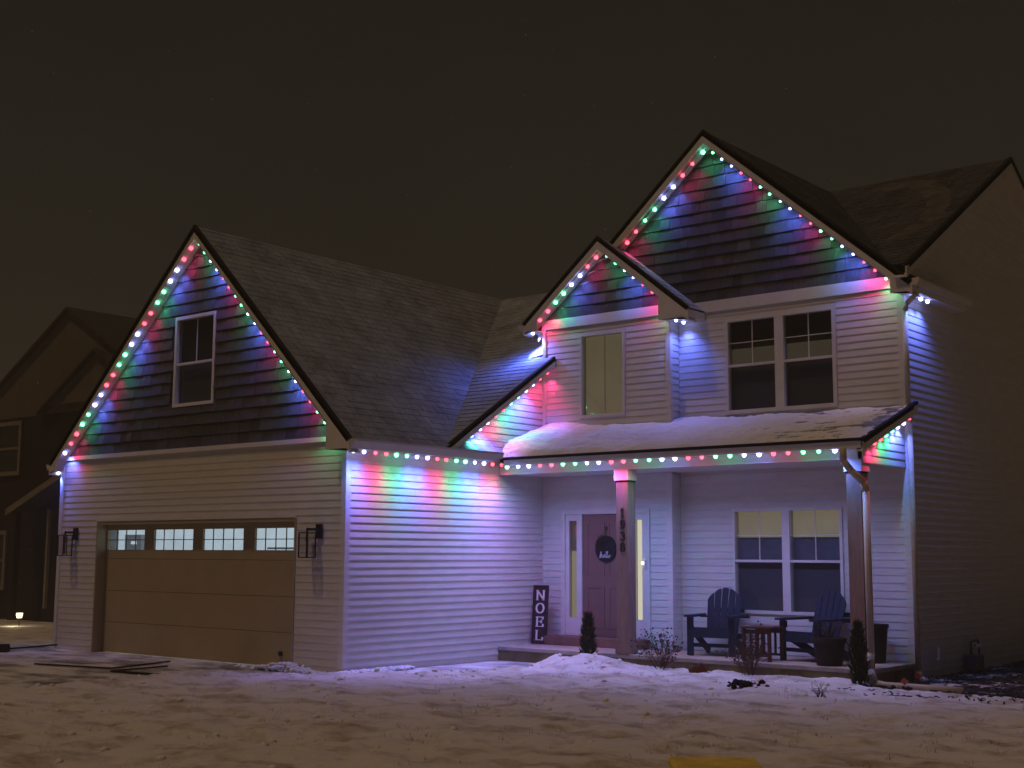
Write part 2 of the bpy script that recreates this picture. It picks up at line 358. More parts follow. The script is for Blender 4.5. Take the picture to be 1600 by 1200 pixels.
BX, BYn = (1, 0), (0, -1)     # front walls: tangent +X, outward -Y
SX, SN = (0, 1), (1, 0)       # side walls: tangent +Y, outward +X
house = thing('house', 'two storey white vinyl house with attached garage, dark shake gables and snowy porch roof', 'house')
GA = (-3.30, 6.60); GL = (-7.07, 3.08); GR = (.258, 3.13)    # garage gable: apex, eaves (x, z) on y=-.2
Y1, Y2 = 4.315, 4.558
rest = MB()

# ---- garage front
ZT = 3.14
gd = (-5.85, -.99, -.05, 2.07)
o0 = (0, 0)
wf = sheath(house, (0, 0), BX, BYn, -6.96, 0, .0, [(-6.96, ZT), (0, ZT)], [gd], th=.12)
siding(wf, (0, 0), BX, BYn, -6.90, -.07, .085, ZT, [(-7, 9), (1, 9)], [(gd[0]-.02, gd[1]+.02, -1, 2.10)], e0=.0065)
gtop = [(-6.96, ZT+.02), (GA[0], GA[1]-.22), (0, ZT+.02+.0)]
gtop = [(-6.96, 3.0), (GA[0]-.0, GA[1]-.20), (0.0, 3.18)]
gw = (-3.93, -2.92, 3.84, 5.26)
wg = sheath(house, (0, -.004), BX, BYn, -6.9, -.02, ZT+.002, [(-6.9, 3.16), (GA[0], GA[1]-.18), (-.02, 3.20)], [gw], m='sheath', th=.12)
WG = wg
MB().box(-6.92, -.2, -.045, -.0, ZT-.01, ZT+.055).build('frieze_board', 'trim', house)
# foundation, corner trims
MB().box(-6.95, gd[0]-.01, .004, .1, -.12, .083).build('foundation', 'found', house)
MB().box(gd[1]+.01, -.006, .004, .1, -.12, .083).build('foundation', 'found', house)
MB().box(-.1, -.006, .1, 3.2, -.12, .083).build('foundation', 'found', house)
MB().box(-6.985, -6.90, -.024, .05, .08, 3.13).build('corner_trim', 'trim', house)
MB().box(-.07, .024, -.024, -.0005, .08, 3.13).build('corner_trim', 'trim', house)
MB().box(.0005, .024, .0, .07, .08, 3.02).build('corner_trim', 'trim', house)
# door jambs and header lining, brick-mould
jm = MB(); jm.box(gd[0]-.005, gd[0]+.02, -.02, .24, 0, gd[3]); jm.box(gd[1]-.02, gd[1]+.005, -.02, .24, 0, gd[3]); jm.box(gd[0]+.02, gd[1]-.02, -.02, .24, gd[3]-.02, gd[3]+.03)
jm.build('door_jamb', 'door_tan', house)
MB().box(gd[0]-.02, gd[1]+.02, -.032, -.0202, gd[3]+.03, gd[3]+.06).build('door_header', 'trim', house)
# garage door: part with panel sub-parts and window panes
DY = .16
gdo = MB().box(gd[0]+.02, gd[1]-.02, DY+.05, DY+.06, 2.02, 2.05).build('garage_door', 'door_tan', house)
wins = [(-5.80, -4.78), (-4.53, -3.53), (-3.29, -2.33), (-2.07, -1.16)]
wz0, wz1 = 1.645, 1.96
rows = [(0.015, .49), (.496, .99), (.996, 1.50), (1.506, 2.05)]
for i, (a, b) in enumerate(rows[:3]):
    MB().box(gd[0]+.022, gd[1]-.022, DY, DY+.04, a, b).build('panel', 'door_tan', gdo)
tp = MB(); a, b = rows[3]; xs = [gd[0]+.022]+[x for wv_ in wins for x in wv_]+[gd[1]-.022]
for i in range(0, len(xs), 2): tp.box(xs[i], xs[i+1], DY, DY+.04, a, b)
for (x0, x1) in wins: tp.box(x0, x1, DY, DY+.04, a, wz0); tp.box(x0, x1, DY, DY+.04, wz1, b)
tp.build('panel', 'door_tan', gdo)
MB().box(gd[0]+.03, gd[1]-.03, DY+.041, DY+.05, .01, 1.60).build('light_stop', 'dark', gdo)  # unseen dark sheet added to stop interior light leaking through the panel gaps
for (x0, x1) in wins:
    MB().box(x0, x1, DY+.02, DY+.024, wz0, wz1).build('pane', 'glass', gdo)
    mt = MB()
    for i in range(1, 4): x = x0+(x1-x0)*i/4; mt.box(x-.006, x+.006, DY+.006, DY+.018, wz0, wz1)
    mt.box(x0, x1, DY+.007, DY+.017, (wz0+wz1)/2-.006, (wz0+wz1)/2+.006)
    mt.build('muntin', 'meter', gdo)
MB().lathe([(.0, 0), (.03, .0), (.03, .03), (.0, .03)], (0, 0, 0), 12)
MB().box(-1.45, -1.39, DY-.03, DY, .17, .23).build('handle', 'black', gdo)
# lit garage interior
MB().box(-6.6, -.4, .9, .93, .3, 2.6).build('garage_interior_wall', 'garage_lit', house)
MB().box(-6.26, -5.80, .80, .88, 1.4, 1.90).build('garage_cabinet', 'cab', house)
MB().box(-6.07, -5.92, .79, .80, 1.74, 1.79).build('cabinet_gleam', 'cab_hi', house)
MB().box(-2.55, -1.9, .80, .82, 1.66, 1.69).build('garage_shelf', 'cab', house)
# attic window
window(house, (0, 0), BX, BYn, *gw, fw=.05, split=4.51, upper=[(0, 1, 'dark')], lower=[(0, 1, 'screen')], lites=(2, 1))

# ---- garage side wall (x=0) and triangle above the porch roof
ws = sheath(house, (-.001, 0), SX, SN, .12, Y1, 0, [(0, 3.02), (Y1, 3.02)], [], th=.12)
siding(ws, (0, 0), SX, SN, .07, Y1-.0, .085, 3.0, [(-1, 9), (9, 9)], [])
tri_top = [(1.9, 3.10), (Y1, 4.60)]
wt_ = sheath(house, (-.001, 0), SX, SN, 1.95, Y1, 3.03, [(1.95, 3.06), (Y1, 4.58)], [], th=.12)
siding(wt_, (0, 0), SX, SN, 1.95, Y1-.001, 3.05, 4.6, tri_top, [])
# ---- entry wall with door and sidelights
ED = (.44, 2.0, .23, 2.25)
we = sheath(house, (0, Y1), BX, BYn, 0.001, 2.43, .0, [(0, 3.6), (2.43, 3.6)], [ED], th=.12)
siding(we, (0, Y1), BX, BYn, .002, 2.37, .225, 3.0, [(-1, 9), (9, 9)], [(ED[0]-.05, ED[1]+.05, 0, 2.30)])
MB().box(2.36, 2.454, Y1-.024, Y1-.0005, .225, 2.82).build('corner_trim', 'trim', house)
MB().box(2.4305, 2.454, Y1, Y1+.05, .225, 2.82).build('corner_trim', 'trim', house)
wb = sheath(house, (2.43, 0), SX, SN, Y1, Y2, .0, [(Y1, 5.2), (Y2, 5.2)], [], th=.05)
siding(wb, (2.43, 0), SX, SN, Y1+.05, Y2, .225, 2.8, [(0, 9), (9, 9)], [], course=.1016)
# door surround
ds = MB()
def fb(mb, x0, x1, z0, z1, d0, d1): mb.box(x0, x1, Y1-d1, Y1-d0, z0, z1)
fb(ds, ED[0]-.05, ED[0]+.02, .30, 2.30, -.08, .03); fb(ds, ED[1]-.02, ED[1]+.05, .30, 2.30, -.08, .03); fb(ds, ED[0]+.02, ED[1]-.02, 2.23, 2.30, -.08, .03)
fb(ds, .735, .785, .36, 2.23, -.08, .02); fb(ds, 1.68, 1.735, .36, 2.23, -.08, .02)
ds.build('door_frame', 'trim', house)
for (a, b, g0, g1, lit) in ((ED[0]+.02, .735, .53, .675, 0), (1.735, ED[1]-.02, 1.775, 1.905, 1)):
    sl = MB(); fb(sl, a, g0, .36, 2.23, -.05, .005); fb(sl, g1, b, .36, 2.23, -.05, .005); fb(sl, g0, g1, .36, .635, -.05, .005); fb(sl, g0, g1, 2.13, 2.23, -.05, .005)
    so_ = sl.build('sidelight', 'trim', house)
    g = MB(); fb(g, g0, g1, .635, 2.13, -.03, -.026); g.build('pane', 'glass', so_)
    if lit: g = MB(); fb(g, g0, g1, .635, 2.13, -.07, -.064); g.build('lit_curtain', 'side_lit', so_)
    else:
        g = MB(); fb(g, g0, g1, .635, 1.66, -.07, -.064); g.build('lit_curtain', 'side_dim', so_)
        g = MB(); fb(g, g0, g1, 1.66, 2.13, -.07, -.064); g.build('dim_picture', 'dusk_decor', so_)
        g = MB(); fb(g, g0+.07, g1-.02, 1.86, 2.06, -.062, -.055); g.build('red_decoration', 'red_decor', so_)
dr = MB(); fb(dr, .785, 1.68, .36, 2.23, -.05, -.012); dr = dr.build('front_door', 'door', house)
for (a, b, c, d) in ((.86, 1.20, 1.28, 2.1), (1.27, 1.60, 1.28, 2.1), (.86, 1.20, .48, 1.12), (1.27, 1.60, .48, 1.12)):
    pm = MB(); fb(pm, a, b, c, c+.03, -.012, -.004); fb(pm, a, b, d-.03, d, -.012, -.004); fb(pm, a, a+.03, c+.03, d-.03, -.012, -.004); fb(pm, b-.03, b, c+.03, d-.03, -.012, -.004)
    pm.build('panel_moulding', 'door', dr)
hh = MB(); hh.tube([(1.62, Y1-.03, 1.25), (1.62, Y1-.06, 1.22), (1.62, Y1-.06, 1.1), (1.62, Y1-.03, 1.07)], .01); hh.build('handle', 'black', dr, smooth=True)
MB().box(.29, 2.03, Y1-.34, Y1-.019, .222, .355).build('door_step', 'step', house)
MB().box(1.955, 1.99, Y1-.055, Y1-.031, 1.40, 1.53).build('doorbell', 'trim', house)
lens = MB().lathe([(.0, -.02), (.012, -.018), (.02, 0), (.012, .018), (0, .02)], (1.945, Y1-.06, 1.48), 12).build('doorbell_light', 'bell', house, smooth=True)

# ---- bump upper wall
bw = (.75, 1.62, 3.74, 5.09)
wbu = sheath(house, (0, Y1), BX, BYn, .001, 2.43, 3.601, [(0, 5.3), (2.43, 5.3)], [bw], th=.12)
siding(wbu, (0, Y1), BX, BYn, .07, 2.37, 3.40, 5.22, [(-1, 9), (9, 9)], [(bw[0]-.01, bw[1]+.01, bw[2]-.01, bw[3]+.01)], e0=.0075)
siding(wbu, (0, Y1), BX, BYn, .0705, .0706, 9, 9, [(0, 9), (1, 9)], [])
MB().box(0.0, .07, Y1-.024, Y1-.0005, 3.40, 5.26).build('corner_trim', 'trim', house)
MB().box(2.37, 2.454, Y1-.024, Y1-.0005, 3.40, 5.26).build('corner_trim', 'trim', house)
MB().box(2.4305, 2.454, Y1, Y1+.05, 3.40, 5.26).build('corner_trim', 'trim', house)
siding(wb, (2.43, 0), SX, SN, Y1+.05, Y2, 3.45, 5.2, [(0, 9), (9, 9)], [])
MB().box(.0, 2.44, Y1-.03, Y1-.0005, 5.225, 5.38).build('frieze_board', 'trim', house)
BA = (1.27, 6.55); BL = (-.226, 5.325); BR = (2.916, 5.235)
wbg = sheath(house, (0, Y1), BX, BYn, .001, 2.43, 5.381, [(0, 5.40), (BA[0], BA[1]-.17), (2.43, 5.50)], [], m='sheath', th=.1)
bwo = window(house, (0, Y1), BX, BYn, *bw, fw=.045, upper=[(0, 1, 'blind_dim')], muntins=False)
MB().box(1.183, 1.190, Y1+.060, Y1+.066, bw[2]+.045, bw[3]-.045).build('blind_gap', 'step', bwo)  # thin dark strip that draws the gap line in the blind
# left wall of bump above the low roof
wl = sheath(house, (-.001, 0), (0, 1), (-1, 0), Y1+.12, 8.6, 3.5, [(Y1, 5.28), (8.6, 5.28)], [], m='siding', th=-.1)

# ---- main walls
mw = (3.25, 5.02, 3.66, 5.09)
wm = sheath(house, (0, Y2), BX, BYn, 2.44, 6.0, 3.0, [(2.4, 5.3), (6.0, 5.3)], [mw], th=.12)
siding(wm, (0, Y2), BX, BYn, 2.455, 5.92, 3.52, 5.22, [(-1, 9), (9, 9)], [(mw[0]-.01, mw[1]+.01, mw[2]-.01, mw[3]+.01)], e0=.0075)
MB().box(2.44, 5.90, Y2-.03, Y2-.0005, 5.225, 5.39).build('frieze_board', 'trim', house)
lw = (3.32, 5.04, .78, 2.28)
wml = sheath(house, (0, Y2), BX, BYn, 2.44, 6.0, 0, [(2.4, 2.99), (6.0, 2.99)], [lw], th=.12)
siding(wml, (0, Y2), BX, BYn, 2.455, 5.92, .225, 2.80, [(-1, 9), (9, 9)], [(lw[0]-.01, lw[1]+.01, lw[2]-.01, lw[3]+.01)])
MB().box(5.92, 6.024, Y2-.024, Y2-.0005, .1, 5.26).build('corner_trim', 'trim', house)
MB().box(6.0005, 6.024, Y2, Y2+.07, .1, 5.26).build('corner_trim', 'trim', house)
window(house, (0, Y2), BX, BYn, *mw, fw=.055, split=4.375, div=(4.14, .14), upper=[(0, .38, 'roomband'), (.38, 1, 'dark')], lower=[(0, 1, 'screen')], lites=(2, 2))
window(house, (0, Y2), BX, BYn, *lw, fw=.045, split=1.525, div=(4.18, .12), upper=[(0, .46, 'blind_grey'), (.46, 1, 'blind')], lower=[(0, 1, 'screen')], lites=(2, 2))
MA = (3.07, 7.97); MLf = (-.10, 5.24); MR = (6.24, 5.24)
wmg = sheath(house, (0, Y2), BX, BYn, .3, 5.95, 5.391, [(.3, 5.40), (MA[0], MA[1]-.17), (5.95, 5.40)], [], m='sheath', th=.1)
# right side wall under the side gable
YC, ZR = 8.674, 8.0
st = [(Y2, 5.45), (YC, ZR-.12), (12.8, 5.5)]
wr = sheath(house, (6.0, 0), SX, SN, Y2, 12.8, -.05, st, [], th=.12)
siding(wr, (6.0, 0), SX, SN, Y2+.07, 12.8, .085, 3.14, st, [], stuff=True)
siding(wr, (6.0, 0), SX, SN, Y2+.07, 12.8, 3.14, 8, st, [])
MB().box(5.9, 5.99, Y2+.12, 12.8, -.2, .083).build('foundation', 'found', house)
# back walls so that the house is a closed body
MB().box(-6.96, 6.0, 12.8, 12.9, 0, 5.4).build('wall', 'siding', house)
MB().box(-7.0, -6.96, .03, 12.8, 0, 3.3).build('wall', 'siding', house)

# shakes: nearest gables first
shakes(wmg, (0, Y2), BX, BYn, 1.0, 5.93, 5.395, [(.3, 5.40), (MA[0], MA[1]-.17), (5.95, 5.40)], [], budget=(bud := [300]), rest=rest)
shakes(wbg, (0, Y1), BX, BYn, .002, 2.43, 5.385, [(0, 5.40), (BA[0], BA[1]-.17), (2.43, 5.50)], [], budget=bud, rest=rest)
shakes(wg, (0, -.004), BX, BYn, -6.9, -.02, ZT+.058, [(-6.9, 3.16), (GA[0], GA[1]-.18), (-.02, 3.20)], [(gw[0]-.005, gw[1]+.005, gw[2]-.005, gw[3]+.005)], budget=bud, rest=rest)
if rest.v: rest.build('shake', 'shake', wg, kind='stuff')

# ---- roofs
def X3(p, y): return (p[0], y, p[1])
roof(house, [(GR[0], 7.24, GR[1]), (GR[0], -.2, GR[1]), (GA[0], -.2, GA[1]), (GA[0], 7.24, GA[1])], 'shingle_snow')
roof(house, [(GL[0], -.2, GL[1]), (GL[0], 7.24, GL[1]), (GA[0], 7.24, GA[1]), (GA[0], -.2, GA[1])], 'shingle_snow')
def zP(y): return 3.327+.631*(y-2.024)
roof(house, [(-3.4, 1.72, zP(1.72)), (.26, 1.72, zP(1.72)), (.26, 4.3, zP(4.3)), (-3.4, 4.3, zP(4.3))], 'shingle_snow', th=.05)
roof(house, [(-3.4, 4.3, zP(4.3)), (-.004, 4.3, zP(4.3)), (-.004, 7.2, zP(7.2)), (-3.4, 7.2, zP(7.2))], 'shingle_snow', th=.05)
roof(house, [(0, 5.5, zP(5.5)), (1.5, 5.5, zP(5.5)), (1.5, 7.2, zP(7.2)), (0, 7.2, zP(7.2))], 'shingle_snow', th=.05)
roof(house, [(1.5, 12.8, 3.2), (-6.9, 12.8, 3.2), (-3.4, 7.2, zP(7.2)), (1.5, 7.2, zP(7.2))], 'shingle', course=.28, tab=.9)
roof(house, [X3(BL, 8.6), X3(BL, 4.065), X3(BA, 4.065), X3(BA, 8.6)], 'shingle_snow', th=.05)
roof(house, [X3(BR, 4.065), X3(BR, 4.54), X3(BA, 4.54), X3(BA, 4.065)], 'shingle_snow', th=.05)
roof(house, [X3(MR, 4.308), X3(MR, 6.3), X3(MA, 6.3), X3(MA, 4.308)], 'shingle')
roof(house, [(5.98, 6.3, MA[1]-.861*(5.98-MA[0])), (5.98, 8.67, MA[1]-.861*(5.98-MA[0])), X3(MA, 8.67), X3(MA, 6.3)], 'shingle')
roof(house, [X3(MLf, 8.67), X3(MLf, 4.308), X3(MA, 4.308), X3(MA, 8.67)], 'shingle', th=.05)
def zM(y): return ZR-.575*abs(YC-y)
roof(house, [(5.9, 4.31, zM(4.31)), (6.2, 4.31, zM(4.31)), (6.2, YC, ZR), (3.0, YC, ZR)], 'shingle')
roof(house, [(6.2, 13.1, zM(13.1)), (0, 13.1, zM(13.1)), (0, YC, ZR), (6.2, YC, ZR)], 'shingle', course=.28, tab=.9)
ZE = 3.03
def zQ(y): return ZE+.356*(y-2.95)
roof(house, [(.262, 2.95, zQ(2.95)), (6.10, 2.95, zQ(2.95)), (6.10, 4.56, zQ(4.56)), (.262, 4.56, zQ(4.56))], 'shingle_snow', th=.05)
roof(house, [(0.0, 3.0, zQ(3.0)), (.26, 3.0, zQ(3.0)), (.26, 4.5, zQ(4.5)), (0.0, 4.5, zQ(4.5))], 'shingle', th=.05)

# ---- rakes, soffits and eaves
NF = (0, -1, 0); NR = (1, 0, 0)
rake(house, X3(GL, -.2), X3(GA, -.2), NF); rake(house, X3(GA, -.2), X3(GR, -.2), NF)
rake(house, X3(BL, 4.065), X3(BA, 4.065), NF, ov=.245); rake(house, X3(BA, 4.065), X3(BR, 4.065), NF, ov=.245)
rake(house, X3(MLf, 4.308), X3(MA, 4.308), NF, ov=.245); rake(house, X3(MA, 4.308), X3(MR, 4.308), NF, ov=.245)
rake(house, (.26, 1.80, zP(1.80)), (.26, 4.29, zP(4.29)), NR, h=.15, ov=.255)
rake(house, (6.10, 2.93, zQ(2.93)), (6.10, 4.70, zQ(4.70)), NR, h=.14, ov=.10)
rake(house, (6.2, 4.25, zM(4.25)), (6.2, YC, ZR), NR, h=.17, ov=.195, m='gutter'); rake(house, (6.2, YC, ZR), (6.2, 13.1, zM(13.1)), NR, h=.17, ov=.195, m='gutter')
def ret(apex, eav, xw, y, drop=.13):
    sl = (apex[1]-eav[1])/(apex[0]-eav[0]); zz = lambda x: eav[1]+sl*(x-eav[0]); e = eav[0]+(.024 if eav[0] < xw else -.024)
    p = [(xw, y, eav[1]-drop), (e, y, eav[1]-drop), (e, y, zz(e)-.19), (xw, y, zz(xw)-.19)]
    MB().prism(p, (0, .022, 0)).build('eave_return', 'trim', house)
ret(GA, GR, -.21, -.198); ret(GA, GL, -6.86, -.198); ret(BA, BL, .06, 4.067); ret(BA, BR, 2.39, 4.067); ret(MA, MR, 5.93, 4.31)
def eave(x_out, x_in, y0, y1, z, drop=.14, sgn=1):
    MB().box(min(x_out, x_out-.02*sgn), max(x_out, x_out-.02*sgn), y0, y1, z-drop, z-.02).build('fascia', 'trim', house)
    MB().box(min(x_out-.021*sgn, x_in), max(x_out-.021*sgn, x_in), y0+.03, y1, z-drop, z-drop+.015).build('soffit', 'trim', house)
def gut(x, y0, y1, z, sgn=1):
    g = MB(); w_ = .10*sgn
    pr = [(x, z-.005), (x, z-.09), (x+w_*.6, z-.10), (x+w_, z-.03), (x+w_, z), (x+w_*.9, z), (x+w_*.88, z-.03), (x+w_*.55, z-.085), (x+.008*sgn, z-.08), (x+.008*sgn, z-.005)]
    g.prism([(a, y0, b) for a, b in pr], (0, y1-y0, 0)); g.prism([(a, y0-.004, b) for a, b in pr[:5]], (0, .004, 0)); g.build('gutter', 'gutter', house)
eave(GR[0], 0.0, -.17, 2.93, GR[1], .13); gut(GR[0]+.001, -.19, 2.90, GR[1]-.005)
eave(GL[0], -6.96, -.17, 7, GL[1], .13, -1); gut(GL[0]-.001, -.19, 7, GL[1]-.005, -1)
eave(BL[0], 0.0, 4.09, 4.9, BL[1], .13, -1); gut(BL[0]-.001, 4.07, 4.9, BL[1]-.005, -1)
eave(BR[0], 2.43, 4.09, 4.54, BR[1], .13)
eave(MR[0], 6.0, 4.33, 6.3, MR[1], .13); gut(MR[0]+.001, 4.31, 6.28, MR[1]+.04)
# porch eave along X
MB().box(.33, 6.095, 2.93, 2.95, ZE-.10, ZE-.015).build('fascia', 'trim', house)
MB().box(.25, 6.11, 2.905, 2.929, ZE-.012, ZE+.025).build('shingle_edge', 'roofdark', house)
MB().box(.262, 5.97, 2.951, 3.2, ZE-.10, ZE-.085).build('soffit', 'trim', house)
# beam, porch ceiling, end gable of the porch
MB().box(.0245, 5.96, 3.20, 3.40, 2.815, 2.93).build('beam', 'trim', house)
MB().box(.0245, 5.90, 3.401, Y1-.03, 2.83, 2.85).build('porch_ceiling', 'trim', house)
MB().box(2.46, 5.90, Y1-.029, Y2-.03, 2.83, 2.85).build('porch_ceiling', 'trim', house)
pt = [(3.2, zQ(3.2)-.12), (Y2, zQ(Y2)-.12)]
wpe = sheath(house, (5.965, 0), SX, SN, 3.2, Y2-.025, 2.76, pt, [], th=.06)
siding(wpe, (5.965, 0), SX, SN, 3.201, Y2-.025, 2.765, 3.6, pt, [])
# posts
for px in (2.205, 5.74):
    p = MB().box(px, px+.2, 3.2, 3.4, .22, 2.64).build('post', 'post', house, bevel=.006)
    MB().box(px-.02, px+.22, 3.18, 3.42, 2.66, 2.813).build('post_cap', 'trim', p)
    MB().box(px-.008, px+.208, 3.192, 3.408, 2.64, 2.66).build('post_collar', 'black', p)
    MB().box(px-.015, px+.215, 3.185, 3.415, .222, .36).build('post_base', 'post', p)
# porch slab
sl = MB().box(.001, 6.0, 3.20, Y2-.001, .160, .218).build('porch_floor', 'porch_concrete', house, bevel=.008)
MB().box(2.3, 5.985, 3.215, 3.5, -.12, .159).build('porch_skirt', 'timber_edge', house)
MB().box(.001, 2.29, 3.215, 3.5, -.12, .159).build('porch_skirt', 'timber_edge', house)
MB().box(5.9, 5.985, 3.51, Y2-.01, -.12, .159).build('porch_skirt', 'timber_edge', house)
# downspouts
def spout(path, m='spout', w_=.07):
    mb = MB(); path = [Vector(p) for p in path]
    for a, b in zip(path, path[1:]): mb.tube([a, b], w_*.55, 8)
    for a in path[1:-1]:
        mb.lathe([(0, -.03), (.03, -.025), (.042, 0), (.03, .025), (0, .03)], a, 8)
    return mb.build('downspout', m, house, smooth=True)
spout([(6.27, 4.50, 5.22), (6.22, 4.5, 5.10), (6.08, 4.50, 4.98), (6.05, 4.50, 4.88), (6.05, 4.50, 3.62)], 'spoutw')
spout([(5.84, 2.92, 2.93), (5.84, 2.92, 2.78), (5.90, 3.0, 2.66), (6.0, 3.13, 2.52), (6.02, 3.16, 2.4), (6.02, 3.16, .42), (6.03, 3.1, .22), (6.12, 3.02, .10)], w_=.085)
spout([(6.06, 4.50, 3.40), (6.06, 4.50, .12), (6.10, 4.5, .03), (6.2, 4.45, 0.0)])

# ---------------------------------------------------------------- light strings
COLS = {'R': (1.0, .05, .20), 'G': (.09, .85, .36), 'B': (.13, .19, 1.0)}
VIS = {'R': (1.0, .07, .12), 'G': (.14, 1.0, .42), 'B': (.34, .40, 1.0)}
BM = {k: emat('bulb_'+k, VIS[k], {'B': 12, 'G': 7, 'R': 5}[k], (.4, .4, .4)) for k in VIS}
lens_m = MB(); lens_m.lathe([(0, .022), (.018, .020), (.027, .008), (.028, -.004), (.020, -.020), (.008, -.027), (0, -.028)], (0, 0, 0), 12)
bm_mesh = {}
for k in VIS:
    me = bpy.data.meshes.new('bulb'); me.from_pydata(lens_m.v, [], lens_m.f); me.materials.append(BM[k]); me.polygons.foreach_set('use_smooth', [True]*len(me.polygons)); bm_mesh[k] = me
PW = {'R': 1.9, 'G': 1.6, 'B': 5.8}
LD = {}
def lamp_data(k, pw, cone=126):
    if (k, pw, cone) not in LD:
        d = bpy.data.lights.new('bulb_glow', 'SPOT'); d.color = COLS[k]; d.energy = pw*PW[k]; d.spot_size = R(cone); d.spot_blend = 1.0; d.shadow_soft_size = .02
        LD[(k, pw, cone)] = d
    return LD[(k, pw, cone)]
def string(a, b, seq, label, power, track=None, bs=1.0, cone=126, beam=0, tilt=(0, 0)):
    a = Vector(a); b = Vector(b); n = len(seq)
    root = thing('light_string', label, 'string lights', a, 'coloured light strings along the roof edges')
    if track:
        d = (b-a).normalized(); n_ = Vector(track)
        MB().bar(a-d*.06+Vector((0, 0, .026)), b+d*.06+Vector((0, 0, .026)), .035, .012, up=(d.cross(n_)).normalized() if 0 else (0, 0, 1)).build('track', 'track', root)
    for i, k in enumerate(seq):
        p = a+(b-a)*(i/(n-1) if n > 1 else 0)
        if k == '-': continue
        o = bpy.data.objects.new('bulb', bm_mesh[k]); COL.objects.link(o); o.parent = root; o.location = p-a+Vector((random.uniform(-.006, .006), random.uniform(-.006, .006), 0)); o.scale = (bs*random.uniform(.86, 1.08),)*3
        l = bpy.data.objects.new('bulb_glow', lamp_data(k, power, cone)); COL.objects.link(l); l.parent = o; l.location = (0, 0, -.036)
        if beam: l2 = bpy.data.objects.new('bulb_beam', lamp_data(k, beam, 84)); COL.objects.link(l2); l2.parent = o; l2.location = (0, 0, -.036)
        l.rotation_euler = (tilt[0], tilt[1], 0)
PWR = 7.5
dl = -.215
def seqgen(start, n, pat): return ''.join(pat[(start+i) % len(pat)] for i in range(n))
yb = -.165
string((-3.42, yb, GA[1]-.11+dl), (-6.66, yb, 3.245), 'RRBBGGRRBBGGRRBBGGRRB', 'coloured bulb string up the left slope of the garage gable', PWR*.34, (0, 1, 0), 1.2, 112, 0, (.62, 0))
string((-3.22, yb, 6.31), (-.27, yb, 3.375), 'GGBBRRGGBBRRGGBBRRGG', 'coloured bulb string down the right slope of the garage gable', PWR*.36, (0, 1, 0), .75, 112, 0, (.62, 0))
string((.17, -.04, 2.975), (.17, 3.07, 2.955), 'BBRRGGBBRRGGBBRR', 'coloured bulb string under the eave of the garage side wall', PWR*.36, (1, 0, 0), 1.08, 140, PWR*1.3)
string((.331, 3.01, 2.915), (5.684, 3.01, 2.915), 'G'+seqgen(0, 25, 'BBRRGG'), 'longest coloured bulb string under the front edge of the porch roof', PWR*.84, (0, 1, 0), 1.08, 160)
string((6.05, 3.38, zQ(3.38)-.17), (6.05, 4.50, zQ(4.50)-.17), 'RRGGBBR', 'short bulb string under the right end of the porch roof, pink glow at top', PWR*.45, (1, 0, 0))
string((.18, 2.36, zP(2.36)-.19), (.18, 4.19, zP(4.19)-.19), 'GBBRRGGBBRR', 'short bulb string under the low roof slope between garage and bay', PWR*.75, (1, 0, 0))
yb = 4.13
string((1.20, yb, 6.25), (.08, yb, 5.37), 'RRBBGGRR', 'bulb string on the left slope of the small upper gable', PWR*.34, (0, 1, 0), 1.15, 112, 0, (.62, 0))
string((1.40, yb, 6.24), (2.42, yb, 5.42), 'GGBBRRG', 'bulb string on the right slope of the small upper gable', PWR*.36, (0, 1, 0), .75, 112, 0, (.62, 0))
string((-.12, 4.2, 5.18), (-.12, 4.42, 5.18), 'BB', 'two blue-white bulbs under the left eave of the small upper gable', PWR*1.6, (1, 0, 0), 1.0, 172)
string((2.62, 4.2, 5.09), (2.62, 4.42, 5.09), 'BB', 'two blue-white bulbs under the right eave of the small upper gable', PWR*.5, (1, 0, 0))
yb = 4.37
string((3.02, yb, 7.66), (1.45, yb, 6.32), 'GRRBBGGRRB', 'bulb string on the left slope of the tallest gable', PWR*.34, (0, 1, 0), 1.15, 112, 0, (.62, 0))
string((3.20, yb, 7.62), (5.86, yb, 5.33), 'GBBRRGGBBRRGGBBRRG', 'bulb string on the right slope of the tallest gable', PWR*.36, (0, 1, 0), .75, 112, 0, (.62, 0))
string((6.14, 4.60, 5.085), (6.14, 5.06, 5.085), 'BBB', 'three blue-white bulbs under the far right upper eave beside the downspout', PWR*.6, (1, 0, 0))
string((-7.02, -.05, 2.93), (-7.02, .5, 2.93), 'BG', 'two bulbs under the left eave of the garage', PWR, (1, 0, 0))

